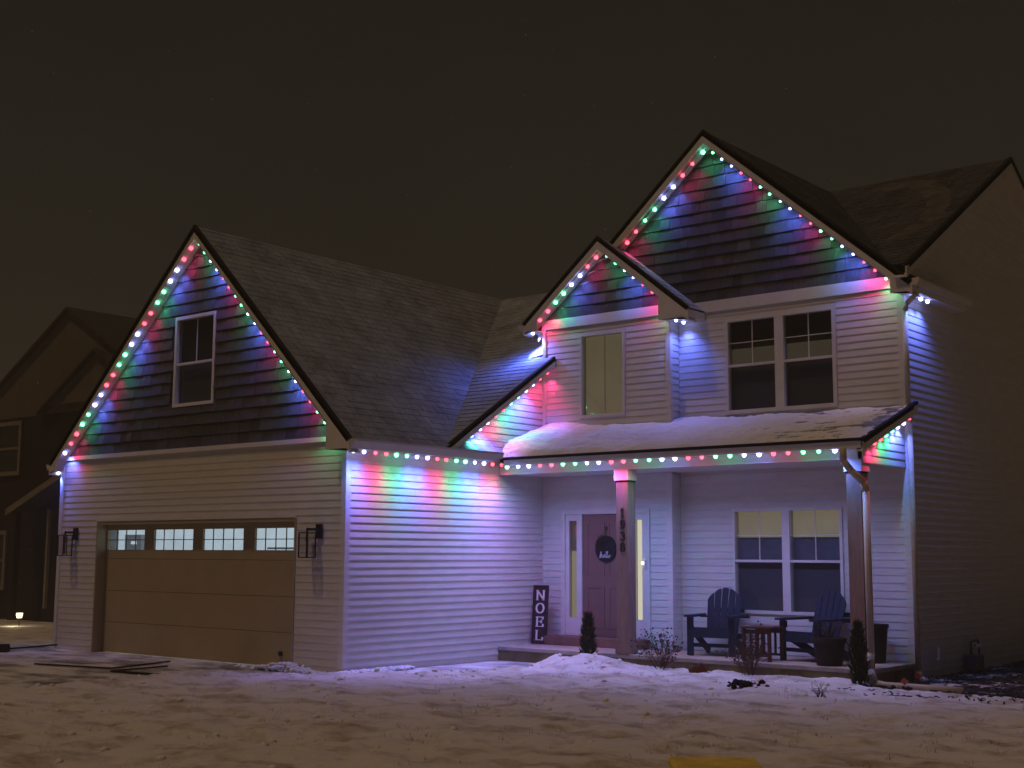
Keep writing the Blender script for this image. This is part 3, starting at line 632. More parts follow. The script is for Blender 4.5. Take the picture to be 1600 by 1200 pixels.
# ---------------------------------------------------------------- ground
def fbm(x, y, s, o=4):
    v = 0; a = 1; t = 0
    for i in range(o): v += a*noise.noise(Vector((x*s, y*s, i*7.3))); t += a; a *= .55; s *= 2.05
    return v/t
def sstep(a, b, x): t = min(1, max(0, (x-a)/(b-a))); return t*t*(3-2*t)
def lawn_amt(x, y):
    """1 on lawn, 0 on driveway / walk / under buildings"""
    wob = fbm(x, y, .9, 3)*.35
    edge = -1.0 if y < -1.8 else -1.0+(y+1.8)/1.6*1.75 if y < -.2 else .75+min(.55, (y+.2)*.35)
    if y > 3.1: return 0 if x < 6.02 else 1
    return sstep(edge-.15, edge+.35, x+wob)
def gz(x, y):
    la = lawn_amt(x, y)
    h = -.05+la*(.10+.07*fbm(x, y, .8, 4)+.055*fbm(x+9, y, 2.6, 3)+.03*abs(fbm(x, y+5, 7, 2)))
    # ploughed ridge at the lawn's edge and heap by the porch
    ridge = math.exp(-((la-.75)/.22)**2)*.07*(1+.9*fbm(x, y, 3, 3)) if la > 0 and y < 3.1 and y > -9 else 0
    hp = math.exp(-(((x-1.9)/.7)**2+((y-2.8)/.28)**2))*.11*(1+.8*fbm(x, y, 4, 3)) if y < 3.2 else 0
    bed = 0
    if x > 6.0 and y > 2.6: h = min(h, -.02+.03*fbm(x, y, 4, 3))
    return h+ridge+hp
def grid(name, x0, x1, y0, y1, nx, ny, fz, m, kind, parent=None, keep=None):
    vs = []; fs = []
    for j in range(ny+1):
        for i in range(nx+1):
            x = x0+(x1-x0)*i/nx; y = y0+(y1-y0)*j/ny; vs.append((x, y, fz(x, y)))
    for j in range(ny):
        for i in range(nx):
            a = j*(nx+1)+i
            if keep is None or keep(x0+(x1-x0)*(i+.5)/nx, y0+(y1-y0)*(j+.5)/ny): fs.append((a, a+1, a+nx+2, a+nx+1))
    mb = MB(); mb.v = vs; mb.f = fs
    return mb.build(name, m, parent, smooth=True, kind=kind)
# one sheet: fine near the lawn, coarse far away (non-uniform axis spacing)
def axis(lo, a, b, hi, fine, coarse):
    out = []; x = a; st_ = fine
    while x < b: out.append(x); x += fine
    st_ = fine; x = b
    while x < hi: out.append(x); st_ *= 1.25; x += st_
    out.append(hi); st_ = fine; x = a-fine
    left = []
    while x > lo: left.append(x); st_ *= 1.25; x -= st_
    left.append(lo); return left[::-1]+out
ax = axis(-60, -3.2, 10.2, 40, .045, 0); ay = axis(-25, -6.8, 3.4, 60, .045, 0)
vs = [(x, y, gz(x, y)) for y in ay for x in ax]; nx = len(ax)
fs = [(j*nx+i, j*nx+i+1, (j+1)*nx+i+1, (j+1)*nx+i) for j in range(len(ay)-1) for i in range(nx-1)]
g = MB(); g.v = vs; g.f = fs; g.build('ground', 'lawn', smooth=True, kind='structure')
grid('driveway', -8.5, .9, -12, .16, 200, 240, lambda x, y: .004+.012*max(0, fbm(x, y, 1.5, 4))+.006*fbm(x, y, 9, 2), 'drive', 'structure')
grid('walkway', 0.02, 1.9, .161, 3.24, 50, 80, lambda x, y: .006+.02*max(0, fbm(x, y, 1.5, 4)), 'drive', 'structure')
grid('mulch_bed', 5.99, 9.5, 2.9, 14, 110, 260, lambda x, y: .0+.05*fbm(x, y, 2.2, 4)+.03*fbm(x, y, 11, 2)-.08*sstep(8.6, 9.5, x)-.12*sstep(3.3, 2.9, y), 'mulch', 'structure')

# snow on the porch roof
def snow_h(x, y):
    t = sstep(5.6, 1.0, x); v = .016+.085*t*t+.045*fbm(x, y, 1.6, 4)+.05*fbm(x, y*1.8, 4.5, 5)+.012*fbm(x, y, 22, 2)
    v += .09*math.exp(-((x-.35)/.5)**2)*sstep(2.9, 3.6, y)
    v *= sstep(2.91, 3.05, y)**.5 if y < 3.06 else 1
    v -= .006*sstep(4.8, 6.0, x)
    return v
def sq(x, y): return zQ(y)+max(-.03, snow_h(x, y))
MBs = grid('roof_snow', .02, 6.09, 2.915, 4.53, 240, 70, sq, 'snow', 'stuff')
tag(MBs, 'thick bluish snow lying along the porch roof', 'snow', kind='stuff')
o = grid('roof_snow', -.75, -.005, 4.35, 5.0, 40, 36, lambda x, y: zP(y)-.02+.20*math.exp(-(((x+.0)/.33)**2+((y-4.65)/.28)**2))*(1+.4*fbm(x, y, 4, 3)), 'snow', 'stuff')
tag(o, 'small snow drift against the bay wall on the low roof', 'snow', kind='stuff')
arcp = [(4.2, 8.3), (5.0, 8.05), (5.62, 7.1), (5.85, 6.1), (5.6, 5.45)]
def arcd(x, y):
    best = 9
    for (x0, y0), (x1, y1) in zip(arcp, arcp[1:]):
        t = max(0, min(1, ((x-x0)*(x1-x0)+(y-y0)*(y1-y0))/((x1-x0)**2+(y1-y0)**2))); best = min(best, math.hypot(x-x0-t*(x1-x0), y-y0-t*(y1-y0)))
    return best
o = grid('roof_snow', 4.0, 6.18, 4.9, 8.6, 60, 90, lambda x, y: zM(y)-.008+.034*math.exp(-(arcd(x, y)/.20)**2)*(1+.7*fbm(x, y, 4, 3)), 'frost', 'stuff')
tag(o, 'curved strip of thin grey frost left on the roof at the far right', 'snow', kind='stuff')
# snow clods along the edges
def clod(mb, c, r):
    k = len(mb.v); seg = 6; rings = [(-.6, .75), (0, 1), (.55, .75), (.9, .3)]
    vs = []
    for zf, rf in rings:
        for j in range(seg):
            a = 2*math.pi*j/seg; q = r*rf*random.uniform(.75, 1.25); vs.append((c[0]+q*math.cos(a), c[1]+q*math.sin(a), c[2]+r*zf*.75))
    fs = [((i-1)*seg+j, (i-1)*seg+(j+1) % seg, i*seg+(j+1) % seg, i*seg+j) for i in range(1, 4) for j in range(seg)]+[tuple(range(18, 24))]
    mb.add(vs, fs)
cm = MB()
for i in range(5200):
    x = random.uniform(-3.2, 7); y = random.uniform(-7, 3.1); la = lawn_amt(x, y)
    heap = (abs(x-1.9) < .9 and 2.3 < y < 3.1)
    if (.25 < la < .98 or (heap and random.random() < .6)) or random.random() < .06: clod(cm, (x, y, gz(x, y)+.0), random.choice((.012, .018, .025, .04)))
for i in range(500):
    x = random.gauss(-1.0, .35); y = random.gauss(-.12, .10)
    if y < .1: clod(cm, (x, y, .01+max(0, .09*math.exp(-((x+1.0)/.4)**2)*random.random())), random.choice((.02, .03, .045)))
for i in range(500):
    x = abs(random.gauss(.0, .10))+.03; y = random.uniform(-.1, 1.2); clod(cm, (x, y, .015+.03*random.random()), random.choice((.015, .025, .035)))
tag(cm.build('snow_clods', 'snow', kind='stuff', smooth=True), 'loose clods of shovelled snow along drive and walk', 'snow', kind='stuff')
# dead grass poking through
gm = MB()
for i in range(900):
    cx, cy_ = random.uniform(-1.5, 9.5), random.uniform(-6.6, 2.9)
    if lawn_amt(cx, cy_) < .8 or fbm(cx, cy_, 1.3, 3) < .02: continue
    z0 = gz(cx, cy_)
    for j in range(5):
        x = cx+random.gauss(0, .03); y = cy_+random.gauss(0, .03); h = random.uniform(.015, .05); dx, dy = random.gauss(0, .025), random.gauss(0, .025)
        gm.add([(x-.003, y, z0-.01), (x+.003, y, z0-.01), (x+dx, y+dy, z0+h)], [(0, 1, 2)])
tag(gm.build('grass', mat('dead_grass', (.26, .19, .09), .9, .3), kind='stuff'), 'dead grass blades poking through the thin lawn snow', 'grass', kind='stuff')
# mulch chips
mm = MB()
for i in range(1900):
    x = random.uniform(6.05, 9.3); y = random.uniform(2.2, 10) if i % 3 else random.uniform(1.9, 3.2)
    if y < 2.9 and fbm(x, y, 1.8, 3) < .05: continue
    a = random.random()*3.14; l_ = random.uniform(.02, .06); z0 = max(gz(x, y), .0+.05*fbm(x, y, 2.2, 4)+.03*fbm(x, y, 11, 2) if y > 2.95 else -9)
    mm.bar((x, y, z0+.012), (x+l_*math.cos(a), y+l_*math.sin(a), z0+.012+random.uniform(-.01, .02)), .015, .008)
tag(mm.build('mulch_chips', 'soil', kind='stuff'), 'dark mulch chips strewn beside the right wall', 'mulch', kind='stuff')

# ---------------------------------------------------------------- things
def lantern(x, label):
    t = thing('wall_lantern', label, 'wall lamp', (x, -.03, 1.75), 'lanterns beside the garage door')
    MB().box(x+.02, x+.14, -.045, -.019, 1.80, 2.0).build('back_plate', 'black', t)
    b = MB(); b.bar((x+.08, -.04, 1.93), (x-.02, -.16, 1.93), .02, .03); b.bar((x-.02, -.16, 1.95), (x-.02, -.16, 1.86), .02, .02, up=(1, 0, 0)); b.build('arm', 'black', t)
    c = MB(); a0, a1, y0, y1, z0, z1 = x-.10, x+.06, -.235, -.075, 1.545, 1.88
    for (u, v) in ((a0, y0), (a1, y0), (a0, y1), (a1, y1)): c.box(u-.007, u+.007, v-.007, v+.007, z0, z1)
    for zz in (z0, z1):
        for v in (y0, y1): c.box(a0+.007, a1-.007, v-.007, v+.007, zz-.007, zz+.007)
        for u in (a0, a1): c.box(u-.007, u+.007, y0+.007, y1-.007, zz-.007, zz+.007)
    c.box(a0+.007, a1-.007, -.167, -.153, z1-.006, z1+.006)
    fr = c.build('cage', 'black', t)
    g = MB()
    for v in (y0, y1): g.box(a0+.008, a1-.008, v-.002, v+.002, z0+.008, z1-.008)
    for u in (a0, a1): g.box(u-.002, u+.002, y0+.008, y1-.008, z0+.008, z1-.008)
    g.build('lantern_glass', 'lglass', fr)
    MB().lathe([(0, -.3), (.014, -.3), (.014, -.12), (.02, -.1), (.02, -.02), (0, 0)], (x-.02, -.16, 1.87), 10).build('candle_socket', 'black', t)
lantern(-.56, 'unlit black box lantern on the siding right of the garage door')
lantern(-6.52, 'unlit black box lantern on the siding left of the garage door')

# letters and digits as flat raised shapes in a local (u,v) frame
def stroke(mb, pts, w0, w1, fr, d0, d1):
    n = len(pts)
    for i in range(n-1):
        (ax_, az_), (bx_, bz_) = pts[i], pts[i+1]; dx, dz = bx_-ax_, bz_-az_; L = math.hypot(dx, dz) or 1
        def wd(k): 
            th = abs(math.sin(math.atan2(dz, dx))); return w0*(1-th)+w1*th
        nx_, nz_ = -dz/L, dx/L; w_ = wd(i)/2; ex, ez = dx/L*w_*.5, dz/L*w_*.5
        q = [(ax_-ex+nx_*w_, az_-ez+nz_*w_), (bx_+ex+nx_*w_, bz_+ez+nz_*w_), (bx_+ex-nx_*w_, bz_+ez-nz_*w_), (ax_-ex-nx_*w_, az_-ez-nz_*w_)]
        mb.prism([fr(a, b, d0+i*.00003) for a, b in q], Vector(fr(0, 0, d1))-Vector(fr(0, 0, d0)))
def arc(cx, cz, rx, rz, a0, a1, n=14): return [(cx+rx*math.cos(R(a0+(a1-a0)*i/n)), cz+rz*math.sin(R(a0+(a1-a0)*i/n))) for i in range(n+1)]
GLY = {
 'N': [[(-.36, -.5), (-.36, .5)], [(-.36, .5), (.36, -.5)], [(.36, -.5), (.36, .5)], [(-.52, .5), (-.25, .5)], [(.22, .5), (.5, .5)], [(-.5, -.5), (-.22, -.5)]],
 'O': [arc(0, 0, .42, .5, 0, 360, 24)],
 'E': [[(-.28, -.5), (-.28, .5)], [(-.42, .5), (.36, .5)], [(-.42, -.5), (.4, -.5)], [(-.28, .02), (.2, .02)], [(.36, .5), (.36, .3)], [(.4, -.5), (.4, -.28)], [(.2, -.1), (.2, .14)]],
 'L': [[(-.28, -.5), (-.28, .5)], [(-.42, .5), (-.12, .5)], [(-.42, -.5), (.4, -.5)], [(.4, -.5), (.4, -.25)]],
 '1': [[(0, -.5), (0, .5)], [(-.22, .3), (0, .5)], [(-.24, -.5), (.24, -.5)]],
 '9': [arc(0, .2, .27, .3, 0, 360, 18), [(.27, .2), (.27, .0), (.2, -.3), (0, -.48), (-.2, -.46), (-.26, -.34)]],
 '3': [arc(-.02, .24, .26, .26, 150, -80, 14), arc(-.02, -.22, .29, .28, 85, -155, 14)],
 '8': [arc(0, .24, .23, .25, 0, 360, 18), arc(0, -.24, .28, .27, 0, 360, 18)],
}
def glyph(ch, fr, h, w_, thin, thick, name, m, parent, d0, d1):
    mb = MB()
    for pts in GLY[ch]: stroke(mb, [(a*w_, b*h) for a, b in pts], thin, thick, fr, d0, d1)
    return mb.build(name, m, parent)
# house numbers on the first post
for ch, z in zip('1938', (2.195, 2.03, 1.865, 1.71)):
    o = glyph(ch, lambda a, b, d, z=z: (2.318+a, 3.199-d, z+b), .115, .11, .012, .026, 'house_number', 'black', None, 0, .012)
    tag(o, {'1': 'black digit 1, topmost house number on the porch post', '9': 'black digit 9, second house number down the porch post', '3': 'black digit 3 on the porch post, between the 9 and the 8', '8': 'black digit 8, lowest house number on the porch post'}[ch], 'house number', 'house numbers on the porch post')
# NOEL board, leaning on the siding
nb = thing('noel_sign', 'tall dark wooden board with white letters NOEL leaning by the front door', 'sign', (.17, 3.98, .22))
def nf(a, b, d):
    # board local: a right, b up, d outwards; facing the street and slightly right
    u = Vector((.97, .22, 0)).normalized(); n_ = Vector((u.y, -u.x, 0)); v = Vector((-n_.x*.10, -n_.y*.10, 1)).normalized(); n2 = u.cross(v)
    return tuple(Vector((.19, 3.99, .225))+u*a+v*b+n2*d)
mb = MB(); mb.prism([nf(-.125, 0, 0), nf(.125, 0, 0), nf(.125, .90, 0), nf(-.125, .90, 0)], Vector(nf(0, 0, .03))-Vector(nf(0, 0, 0))); mb.build('board', 'signwood', nb)
bd = MB()
for (a, b, c, d) in ((-.125, .125, 0, .02), (-.125, .125, .88, .90), (-.125, -.105, .02, .88), (.105, .125, .02, .88)):
    bd.prism([nf(a, c, .031), nf(b, c, .031), nf(b, d, .031), nf(a, d, .031)], Vector(nf(0, 0, .012))-Vector(nf(0, 0, 0)))
bd.build('board_frame', 'signwood', nb)
for ch, b in zip('NOEL', (.745, .545, .335, .13)): glyph(ch, lambda u_, v_, d, b=b: nf(u_, v_+b, d), .145, .15, .012, .030, 'letter', 'white', nb, .031, .037)
# round door sign
ds_ = thing('door_sign', 'round black hello sign with greenery hanging on the front door', 'sign', (1.235, Y1-.02, 1.69))
c0 = (1.235, Y1, 1.69)
poly = [(c0[0]+.195*math.cos(2*math.pi*i/32), Y1+.008, c0[2]+.205*math.sin(2*math.pi*i/32)) for i in range(32)]
MB().prism(poly, (0, -.022, 0)).build('disc', 'chalk', ds_)
def hf(a, b, d): return (c0[0]+a, Y1-.0142-d, c0[2]-.10+b)
he = MB(); S = 1.0
hel = [(-.12, -.03), (-.095, .045), (-.085, .05), (-.10, -.03), (-.08, .01), (-.065, -.0), (-.06, -.03), (-.04, -.005), (-.02, .01), (-.035, .012), (-.03, -.025), (-.005, -.01), (.012, .05), (.004, .05), (.002, -.028), (.02, -.01), (.035, .05), (.026, .05), (.024, -.028), (.045, -.02), (.06, .008), (.075, -.01), (.06, -.03), (.048, -.012), (.06, .006), (.10, .004)]
stroke(he, [(a*S+.01, b*S*1.2) for a, b in hel], .010, .012, hf, 0, .004); he.build('lettering', 'chalkwhite', ds_)
lf = MB()
for i in range(70):
    a = random.uniform(R(60), R(200)); r_ = random.uniform(.10, .20); x, z = c0[0]+r_*math.cos(a)*.8, c0[2]+.05+r_*math.sin(a)*.8; an = random.random()*6.28; L = random.uniform(.03, .06)
    q = Vector((math.cos(an), 0, math.sin(an))); s_ = Vector((-q.z, 0, q.x)); p = Vector((x, Y1-.02-random.random()*.02, z))
    lf.add([p, p+q*L*.5+s_*.010, p+q*L+Vector((0, -.01, 0)), p+q*L*.5-s_*.010], [(0, 1, 2, 3)])
lf.build('greenery', 'leaf_dark', ds_)
MB().tube([(c0[0], Y1-.004, c0[2]+.19), (c0[0]+.003, Y1-.004, c0[2]+.33)], .006, 6).build('ribbon', 'redwood', ds_)
MB().box(c0[0]-.02, c0[0]+.02, Y1-.012, Y1+.008, c0[2]+.29, c0[2]+.345).build('bow', 'redwood', ds_)

# adirondack chair, local: faces -Y, origin on floor centre
def adirondack(label):
    t = thing('adirondack_chair', label, 'chair', (0, 0, 0), 'navy adirondack chairs on the porch')
    for s in (-1, 1):
        MB().bar((s*.30, -.28, 0), (s*.30, -.28, .53), .09, .03, up=(0, 1, 0)).build('leg', 'navy', t)
        MB().bar((s*.265, -.30, .36), (s*.265, .42, .02), .028, .10).build('leg', 'navy', t)
        b = MB(); b.prism([(s*.30-.07, -.36, .53), (s*.30+.07, -.36, .53), (s*.30+.065, .10, .53), (s*.30+.02*s+.04, .34, .53), (s*.30-.04, .34, .53), (s*.30-.065, .10, .53)], (0, 0, .028)); b.build('armrest', 'navy', t)
        MB().bar((s*.30, -.24, .515), (s*.30, -.24, .43), .03, .07, up=(0, 1, 0)).build('arm_bracket', 'navy', t)
    for i in range(6):
        y = -.30+i*.095; z = .375-(y+.30)*.30
        MB().box(-.28, .28, y, y+.08, z-.01, z+.012).build('seat_slat', 'navy', t)
    MB().box(-.28, .28, -.325, -.303, .25, .36).build('seat_apron', 'navy', t)
    MB().box(-.285, .285, -.27, -.245, .12, .17).build('stretcher', 'navy', t)
    for i in range(5):
        x = (i-2)*.104; hgt = .70-(.028*(i-2)**2); bot = Vector((x*.86, .20, .24)); dirv = Vector((x*.16/.7, .27, .84)).normalized()
        side = Vector((1, 0, 0)); th = Vector((0, -.016, .005)); w0, w1 = .043, .047; tp_ = bot+dirv*hgt
        ys = [-1, -.5, 0, .5, 1]; slope = -(i-2)*.026
        top_pts = [tp_+side*w1*k+dirv*(.014*(1-k*k)+slope*k) for k in ys[::-1]]
        MB().prism([bot-side*w0, bot+side*w0]+top_pts, th).build('back_slat', 'navy', t)
    MB().bar((-.27, .40, .60), (.27, .40, .60), .03, .06).build('back_rail', 'navy', t)
    MB().bar((-.36, .335, .515), (.36, .335, .515), .05, .028).build('back_rail', 'navy', t)
    MB().bar((-.26, .27, .25), (.26, .27, .25), .03, .07).build('back_rail', 'navy', t)
    return t
ch = adirondack('navy adirondack chair facing the street, left of the window')
copy_thing(ch, (4.86, 3.98, .219), R(-14), 'navy adirondack chair turned sideways behind the dark planter by the corner post')
ch.location = (3.38, 3.98, .219); ch.rotation_euler = (0, 0, R(12))
# side table
t = thing('side_table', 'small red-brown slatted table between the two navy chairs', 'table', (4.33, 3.55, .219))
x0, y0 = 4.33, 3.55
for i in range(5): MB().box(x0-.22, x0+.22, y0-.21+i*.087, y0-.21+i*.087+.075, .64, .665).build('top_slat', 'redwood', t)
for sx_ in (-1, 1):
    for sy_ in (-1, 1): MB().box(x0+sx_*.19-.02, x0+sx_*.19+.02, y0+sy_*.18-.02, y0+sy_*.18+.02, .219, .638).build('leg', 'redwood', t)
for sy_ in (-1, 1):
    MB().box(x0-.169, x0+.169, y0+sy_*.18-.012, y0+sy_*.18+.012, .575, .63).build('apron', 'redwood', t)
    MB().box(x0-.169, x0+.169, y0+sy_*.18-.012, y0+sy_*.18+.012, .28, .31).build('stretcher', 'redwood', t)
    for k in (-1, 0, 1): MB().box(x0+k*.085-.014, x0+k*.085+.014, y0+sy_*.18-.009, y0+sy_*.18+.009, .311, .574).build('side_slat', 'redwood', t)
# planters
t = thing('planter', 'dark square-shouldered flowerpot on the porch edge by the corner post', 'planter', (5.33, 3.42, .219))
MB().lathe([(0, 0), (.16, 0), (.20, .28), (.225, .285), (.225, .35), (.20, .352), (.19, .31), (0, .30)], (5.33, 3.44, .219), 20).build('pot', 'pot', t, smooth=False)
MB().lathe([(0, 0), (.19, 0), (.1, .02), (0, .03)], (5.33, 3.44, .52), 12).build('soil', 'soil', t)
tw = MB()
for i in range(26):
    a = random.random()*6.28; r_ = random.uniform(.05, .16); tw.tube([(5.33, 3.44, .53), (5.33+r_*.6*math.cos(a), 3.44+r_*.6*math.sin(a), .66), (5.33+r_*1.3*math.cos(a), 3.44+r_*1.3*math.sin(a), .70+random.uniform(-.02, .14))], .004, 4)
tw.build('dead_stalks', 'twig', t)
t = MB().lathe([(0, 0), (.13, 0), (.17, .45), (.185, .455), (.185, .50), (.16, .50), (.15, .46), (0, .45)], (5.60, 4.22, .219), 18).build('storage_pot', 'pot')
tag(t, 'tall black pot against the wall behind the corner post', 'planter')

# evergreens
def evergreen(x, y, z, h, r, label):
    t = thing('evergreen_shrub', label, 'shrub', (x, y, z), 'narrow evergreens in front of the porch')
    MB().tube([(x, y, z-.03), (x+.01, y, z+h*.5)], .015, 6, .4).build('trunk', 'twig', t)
    mb = MB()
    for i in range(1150):
        f = random.random()**.8; a = random.random()*6.283; prof = 1.45*(f+.04)**.28*max(.03, 1-f)**.62; rr = r*prof*random.uniform(.45, 1.05)*(1+.25*math.sin(a*3+f*5))
        p = Vector((x+rr*math.cos(a), y+rr*math.sin(a), z+.03+f*h)); d = Vector((math.cos(a)*.5+random.gauss(0, .3), math.sin(a)*.5+random.gauss(0, .3), 1.0)).normalized(); L = random.uniform(.04, .11)
        s_ = d.cross(Vector((random.gauss(0, 1), random.gauss(0, 1), .2))).normalized()*random.uniform(.005, .011)
        mb.add([p-s_, p+s_, p+d*L*.6+s_*.8, p+d*L, p+d*L*.6-s_*.8], [(0, 1, 2, 3, 4)])
    mb.build('foliage', 'leaf_dark', t)
evergreen(1.905, 2.93, .03, .68, .105, 'narrow dark evergreen standing in the snow heap before the front door')
evergreen(5.985, 2.88, -.04, .78, .11, 'narrow dark evergreen at the foot of the corner post')
def bare(x, y, z, h, n, label, sp=.35, leaves=0, m='twig'):
    t = thing('bare_shrub', label, 'shrub', (x, y, z), 'bare shrubs in front of the porch'); mb = MB(); lv = MB()
    def br(p, d, L, r_, dep):
        q = p+d*L*.5+Vector((random.gauss(0, .01),)*3); e = p+d*L; mb.tube([p, q, e], r_, 4, .6)
        if leaves and dep < 2:
            for k in range(leaves):
                c = e+Vector((random.gauss(0, .02), random.gauss(0, .02), random.gauss(0, .03))); s_ = random.uniform(.008, .016)
                lv.add([c+Vector((-s_, 0, -s_)), c+Vector((s_, s_, 0)), c+Vector((0, -s_, s_*1.3))], [(0, 1, 2)])
        if dep:
            for k in range(random.choice((2, 3))):
                nd = (d+Vector((random.gauss(0, .45), random.gauss(0, .45), random.uniform(-.1, .35)))).normalized(); br(e if k else q, nd, L*random.uniform(.55, .8), r_*.6, dep-1)
    for i in range(n):
        a = random.random()*6.28; d = Vector((math.cos(a)*sp*random.uniform(.3, 1.4), math.sin(a)*sp*random.uniform(.3, 1.4), 1)).normalized()
        br(Vector((x+random.gauss(0, .03), y+random.gauss(0, .03), z-.02)), d, h*.42*random.uniform(.75, 1.1), .008, 3)
    mb.build('branches', m, t)
    if leaves: lv.build('leaves', 'rust_leaf' if m != 'twig' else 'twig', t)
bare(3.12, 2.93, .0, .62, 12, 'bare brown shrub in the snow left of the first navy chair', .5, 1)
bare(4.45, 2.93, .0, .64, 13, 'bare reddish shrub in front of the small slatted table', .45, 1)
bare(6.40, .98, .05, .24, 5, 'tiny leafless shrub poking out of the lawn snow near the right', .8)
bare(3.75, 2.85, .0, .16, 5, 'low rusty plant with dry leaves at the porch foot between shrubs', .8, 5, m='rust_leaf')
# dirt clump
mb = MB()
for i in range(50): clod(mb, (5.2+random.gauss(0, .09), 1.5+random.gauss(0, .07), gz(5.2, 1.5)+random.uniform(0, .07)), random.uniform(.015, .045))
tag(mb.build('dirt_clump', 'soil'), 'dark clump of frozen soil lying on the lawn snow', 'dirt')
mb = MB()
for i in range(50): clod(mb, (6.35+random.gauss(0, .14), 2.75+random.gauss(0, .08), .02+random.uniform(0, .05)), random.uniform(.015, .045))
tag(mb.build('dirt_clump', 'soil'), 'dark clump of soil beside the drain pipe and corner evergreen', 'dirt')
# drain pipe, flags, vent pipe, meter
pp = MB(); pts = [Vector((6.10, 3.03, .075)), Vector((6.25, 3.04, .055)), Vector((6.65, 3.10, .05)), Vector((7.13, 3.20, .04))]
pp.tube(pts, .045, 12)
tag(pp.build('drain_pipe', 'pipe', smooth=True), 'cream drain pipe lying on the mulch from the post downspout', 'pipe')
for (x, y, z, lb) in ((6.25, 4.0, .0, 'pink marker flag by the porch side, nearer the house corner'), (6.5, 3.0, .02, 'pink marker flag just in front of the drain pipe')):
    t = thing('marker_flag', lb, 'flag', (x, y, z), 'pink marker flags')
    MB().tube([(x, y, z-.05), (x, y, z+.16)], .002, 4).build('wire', 'meter', t)
    MB().prism([(x, y-.001, z+.06), (x+.045, y+.035, z+.10), (x, y-.001, z+.15), (x-.04, y-.03, z+.11)], (0, .003, 0)).build('flag', 'pink', t)
t = thing('vent_pipe', 'white cross-shaped pipe standing in the mulch by the dark side wall', 'pipe', (6.12, 5.0, 0))
v_ = MB(); v_.tube([(6.12, 5.05, -.05), (6.12, 5.05, .40)], .016, 8); v_.build('upright', 'spoutw', t, smooth=True)
v_ = MB(); v_.tube([(6.12, 4.95, .24), (6.12, 5.15, .24)], .013, 8); v_.build('crossbar', 'spoutw', t, smooth=True)
t = thing('gas_meter', 'dark gas meter with looped pipe low on the right side wall', 'meter', (6.15, 6.3, 0))
MB().box(6.06, 6.24, 6.15, 6.42, .02, .24).build('meter_body', 'meter', t, bevel=.02)
MB().tube([(6.12, 6.55, -.05), (6.12, 6.55, .38), (6.12, 6.5, .43), (6.12, 6.3, .43), (6.12, 6.24, .40), (6.12, 6.24, .24)], .018, 8).build('pipe', 'meter', t, smooth=True)
MB().lathe([(0, 0), (.06, 0), (.06, .04), (0, .05)], (6.15, 6.42, .34), 12).build('regulator', 'spoutw', t)
# utility pedestal in the foreground
pr = thing('utility_box', 'green utility box with orange light painted on its lid at the bottom edge of the lawn', 'utility box', (9.0, -5.55, 0))
cx, cy_ = 9.03, -5.62
def rot(x, y, a=R(38)): return (cx+x*math.cos(a)-y*math.sin(a), cy_+x*math.sin(a)+y*math.cos(a))
def rbox(hw, hd, z0, z1): return MB().prism([(*rot(x, y), z0) for x, y in ((-hw, -hd), (hw, -hd), (hw, hd), (-hw, hd))], (0, 0, z1-z0))
rbox(.235, .20, -.05, .40).build('cabinet', 'pedestal', pr, bevel=.015)
rbox(.25, .215, .40, .452).build('lid', 'pedtop', pr, bevel=.02)
# rubber strips left on the driveway, bent in an angle
t = thing('rubber_threshold', 'thin black strips lying in an angle on the driveway before the garage door', 'rubber strip', (-2.5, -1.2, 0))
for a, b, w_ in (((-4.277, -1.926), (-2.869, -1.605), .05), ((-2.869, -1.605), (-3.254, -.383), .04), ((-2.536, -1.825), (-1.018, -1.655), .07), ((-1.018, -1.655), (-1.161, -1.191), .07), ((-2.536, -1.825), (-2.6, -.9), .04)):
    MB().bar((*a, .025), (*b, .025), w_, .02).build('strip', 'rubber', t)
t = thing('snow_shovel', 'dark snow shovel lying at the left corner of the garage', 'shovel', (-6.9, -.6, 0))
MB().tube([(-6.9, -.9, .05), (-6.55, -.2, .10)], .016, 6).build('handle', 'rubber', t)
MB().prism([(-7.15, -.95, .02), (-6.85, -1.15, .02), (-6.78, -.9, .02), (-7.02, -.78, .02)], (-.03, .02, .10)).build('blade', 'rubber', t)
# soil-dark ball under the side eave
# ---------------------------------------------------------------- neighbour house
nh = thing('neighbour_house', 'dark neighbouring house with two gables beyond the garage, at the far left', 'house', (-16, 5, 0))
NY = 5.0; ap = (-15.19, 7.52); zb_ = 4.95
def sheet(pts, d, nm, m): MB().prism(pts, d).build(nm, m, nh)
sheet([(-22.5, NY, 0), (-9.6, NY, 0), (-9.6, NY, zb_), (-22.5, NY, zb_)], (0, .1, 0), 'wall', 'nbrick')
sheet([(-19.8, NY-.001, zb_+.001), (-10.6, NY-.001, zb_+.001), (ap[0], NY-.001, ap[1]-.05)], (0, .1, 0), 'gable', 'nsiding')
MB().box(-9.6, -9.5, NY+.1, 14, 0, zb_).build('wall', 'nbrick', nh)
for s_ in (-1, 1):
    sheet([(ap[0], NY-.12, ap[1]), (ap[0]+s_*5.6, NY-.12, ap[1]-.556*5.6), (ap[0]+s_*5.6, 14, ap[1]-.556*5.6), (ap[0], 14, ap[1])], (0, 0, -.07), 'roof', 'nroof')
a2 = (-13.78, 6.35); n2y = 4.9
sheet([(a2[0]-2.1, n2y, 5.14), (a2[0]+2.1, n2y, 5.14), (a2[0], n2y, a2[1]-.04)], (0, .095, 0), 'gable', 'nsiding')
for s_ in (-1, 1):
    sheet([(a2[0], n2y-.12, a2[1]), (a2[0]+s_*2.35, n2y-.12, a2[1]-.575*2.35), (a2[0]+s_*2.35, 6.5, a2[1]-.575*2.35), (a2[0], 6.5, a2[1])], (0, 0, -.06), 'roof', 'nroof')
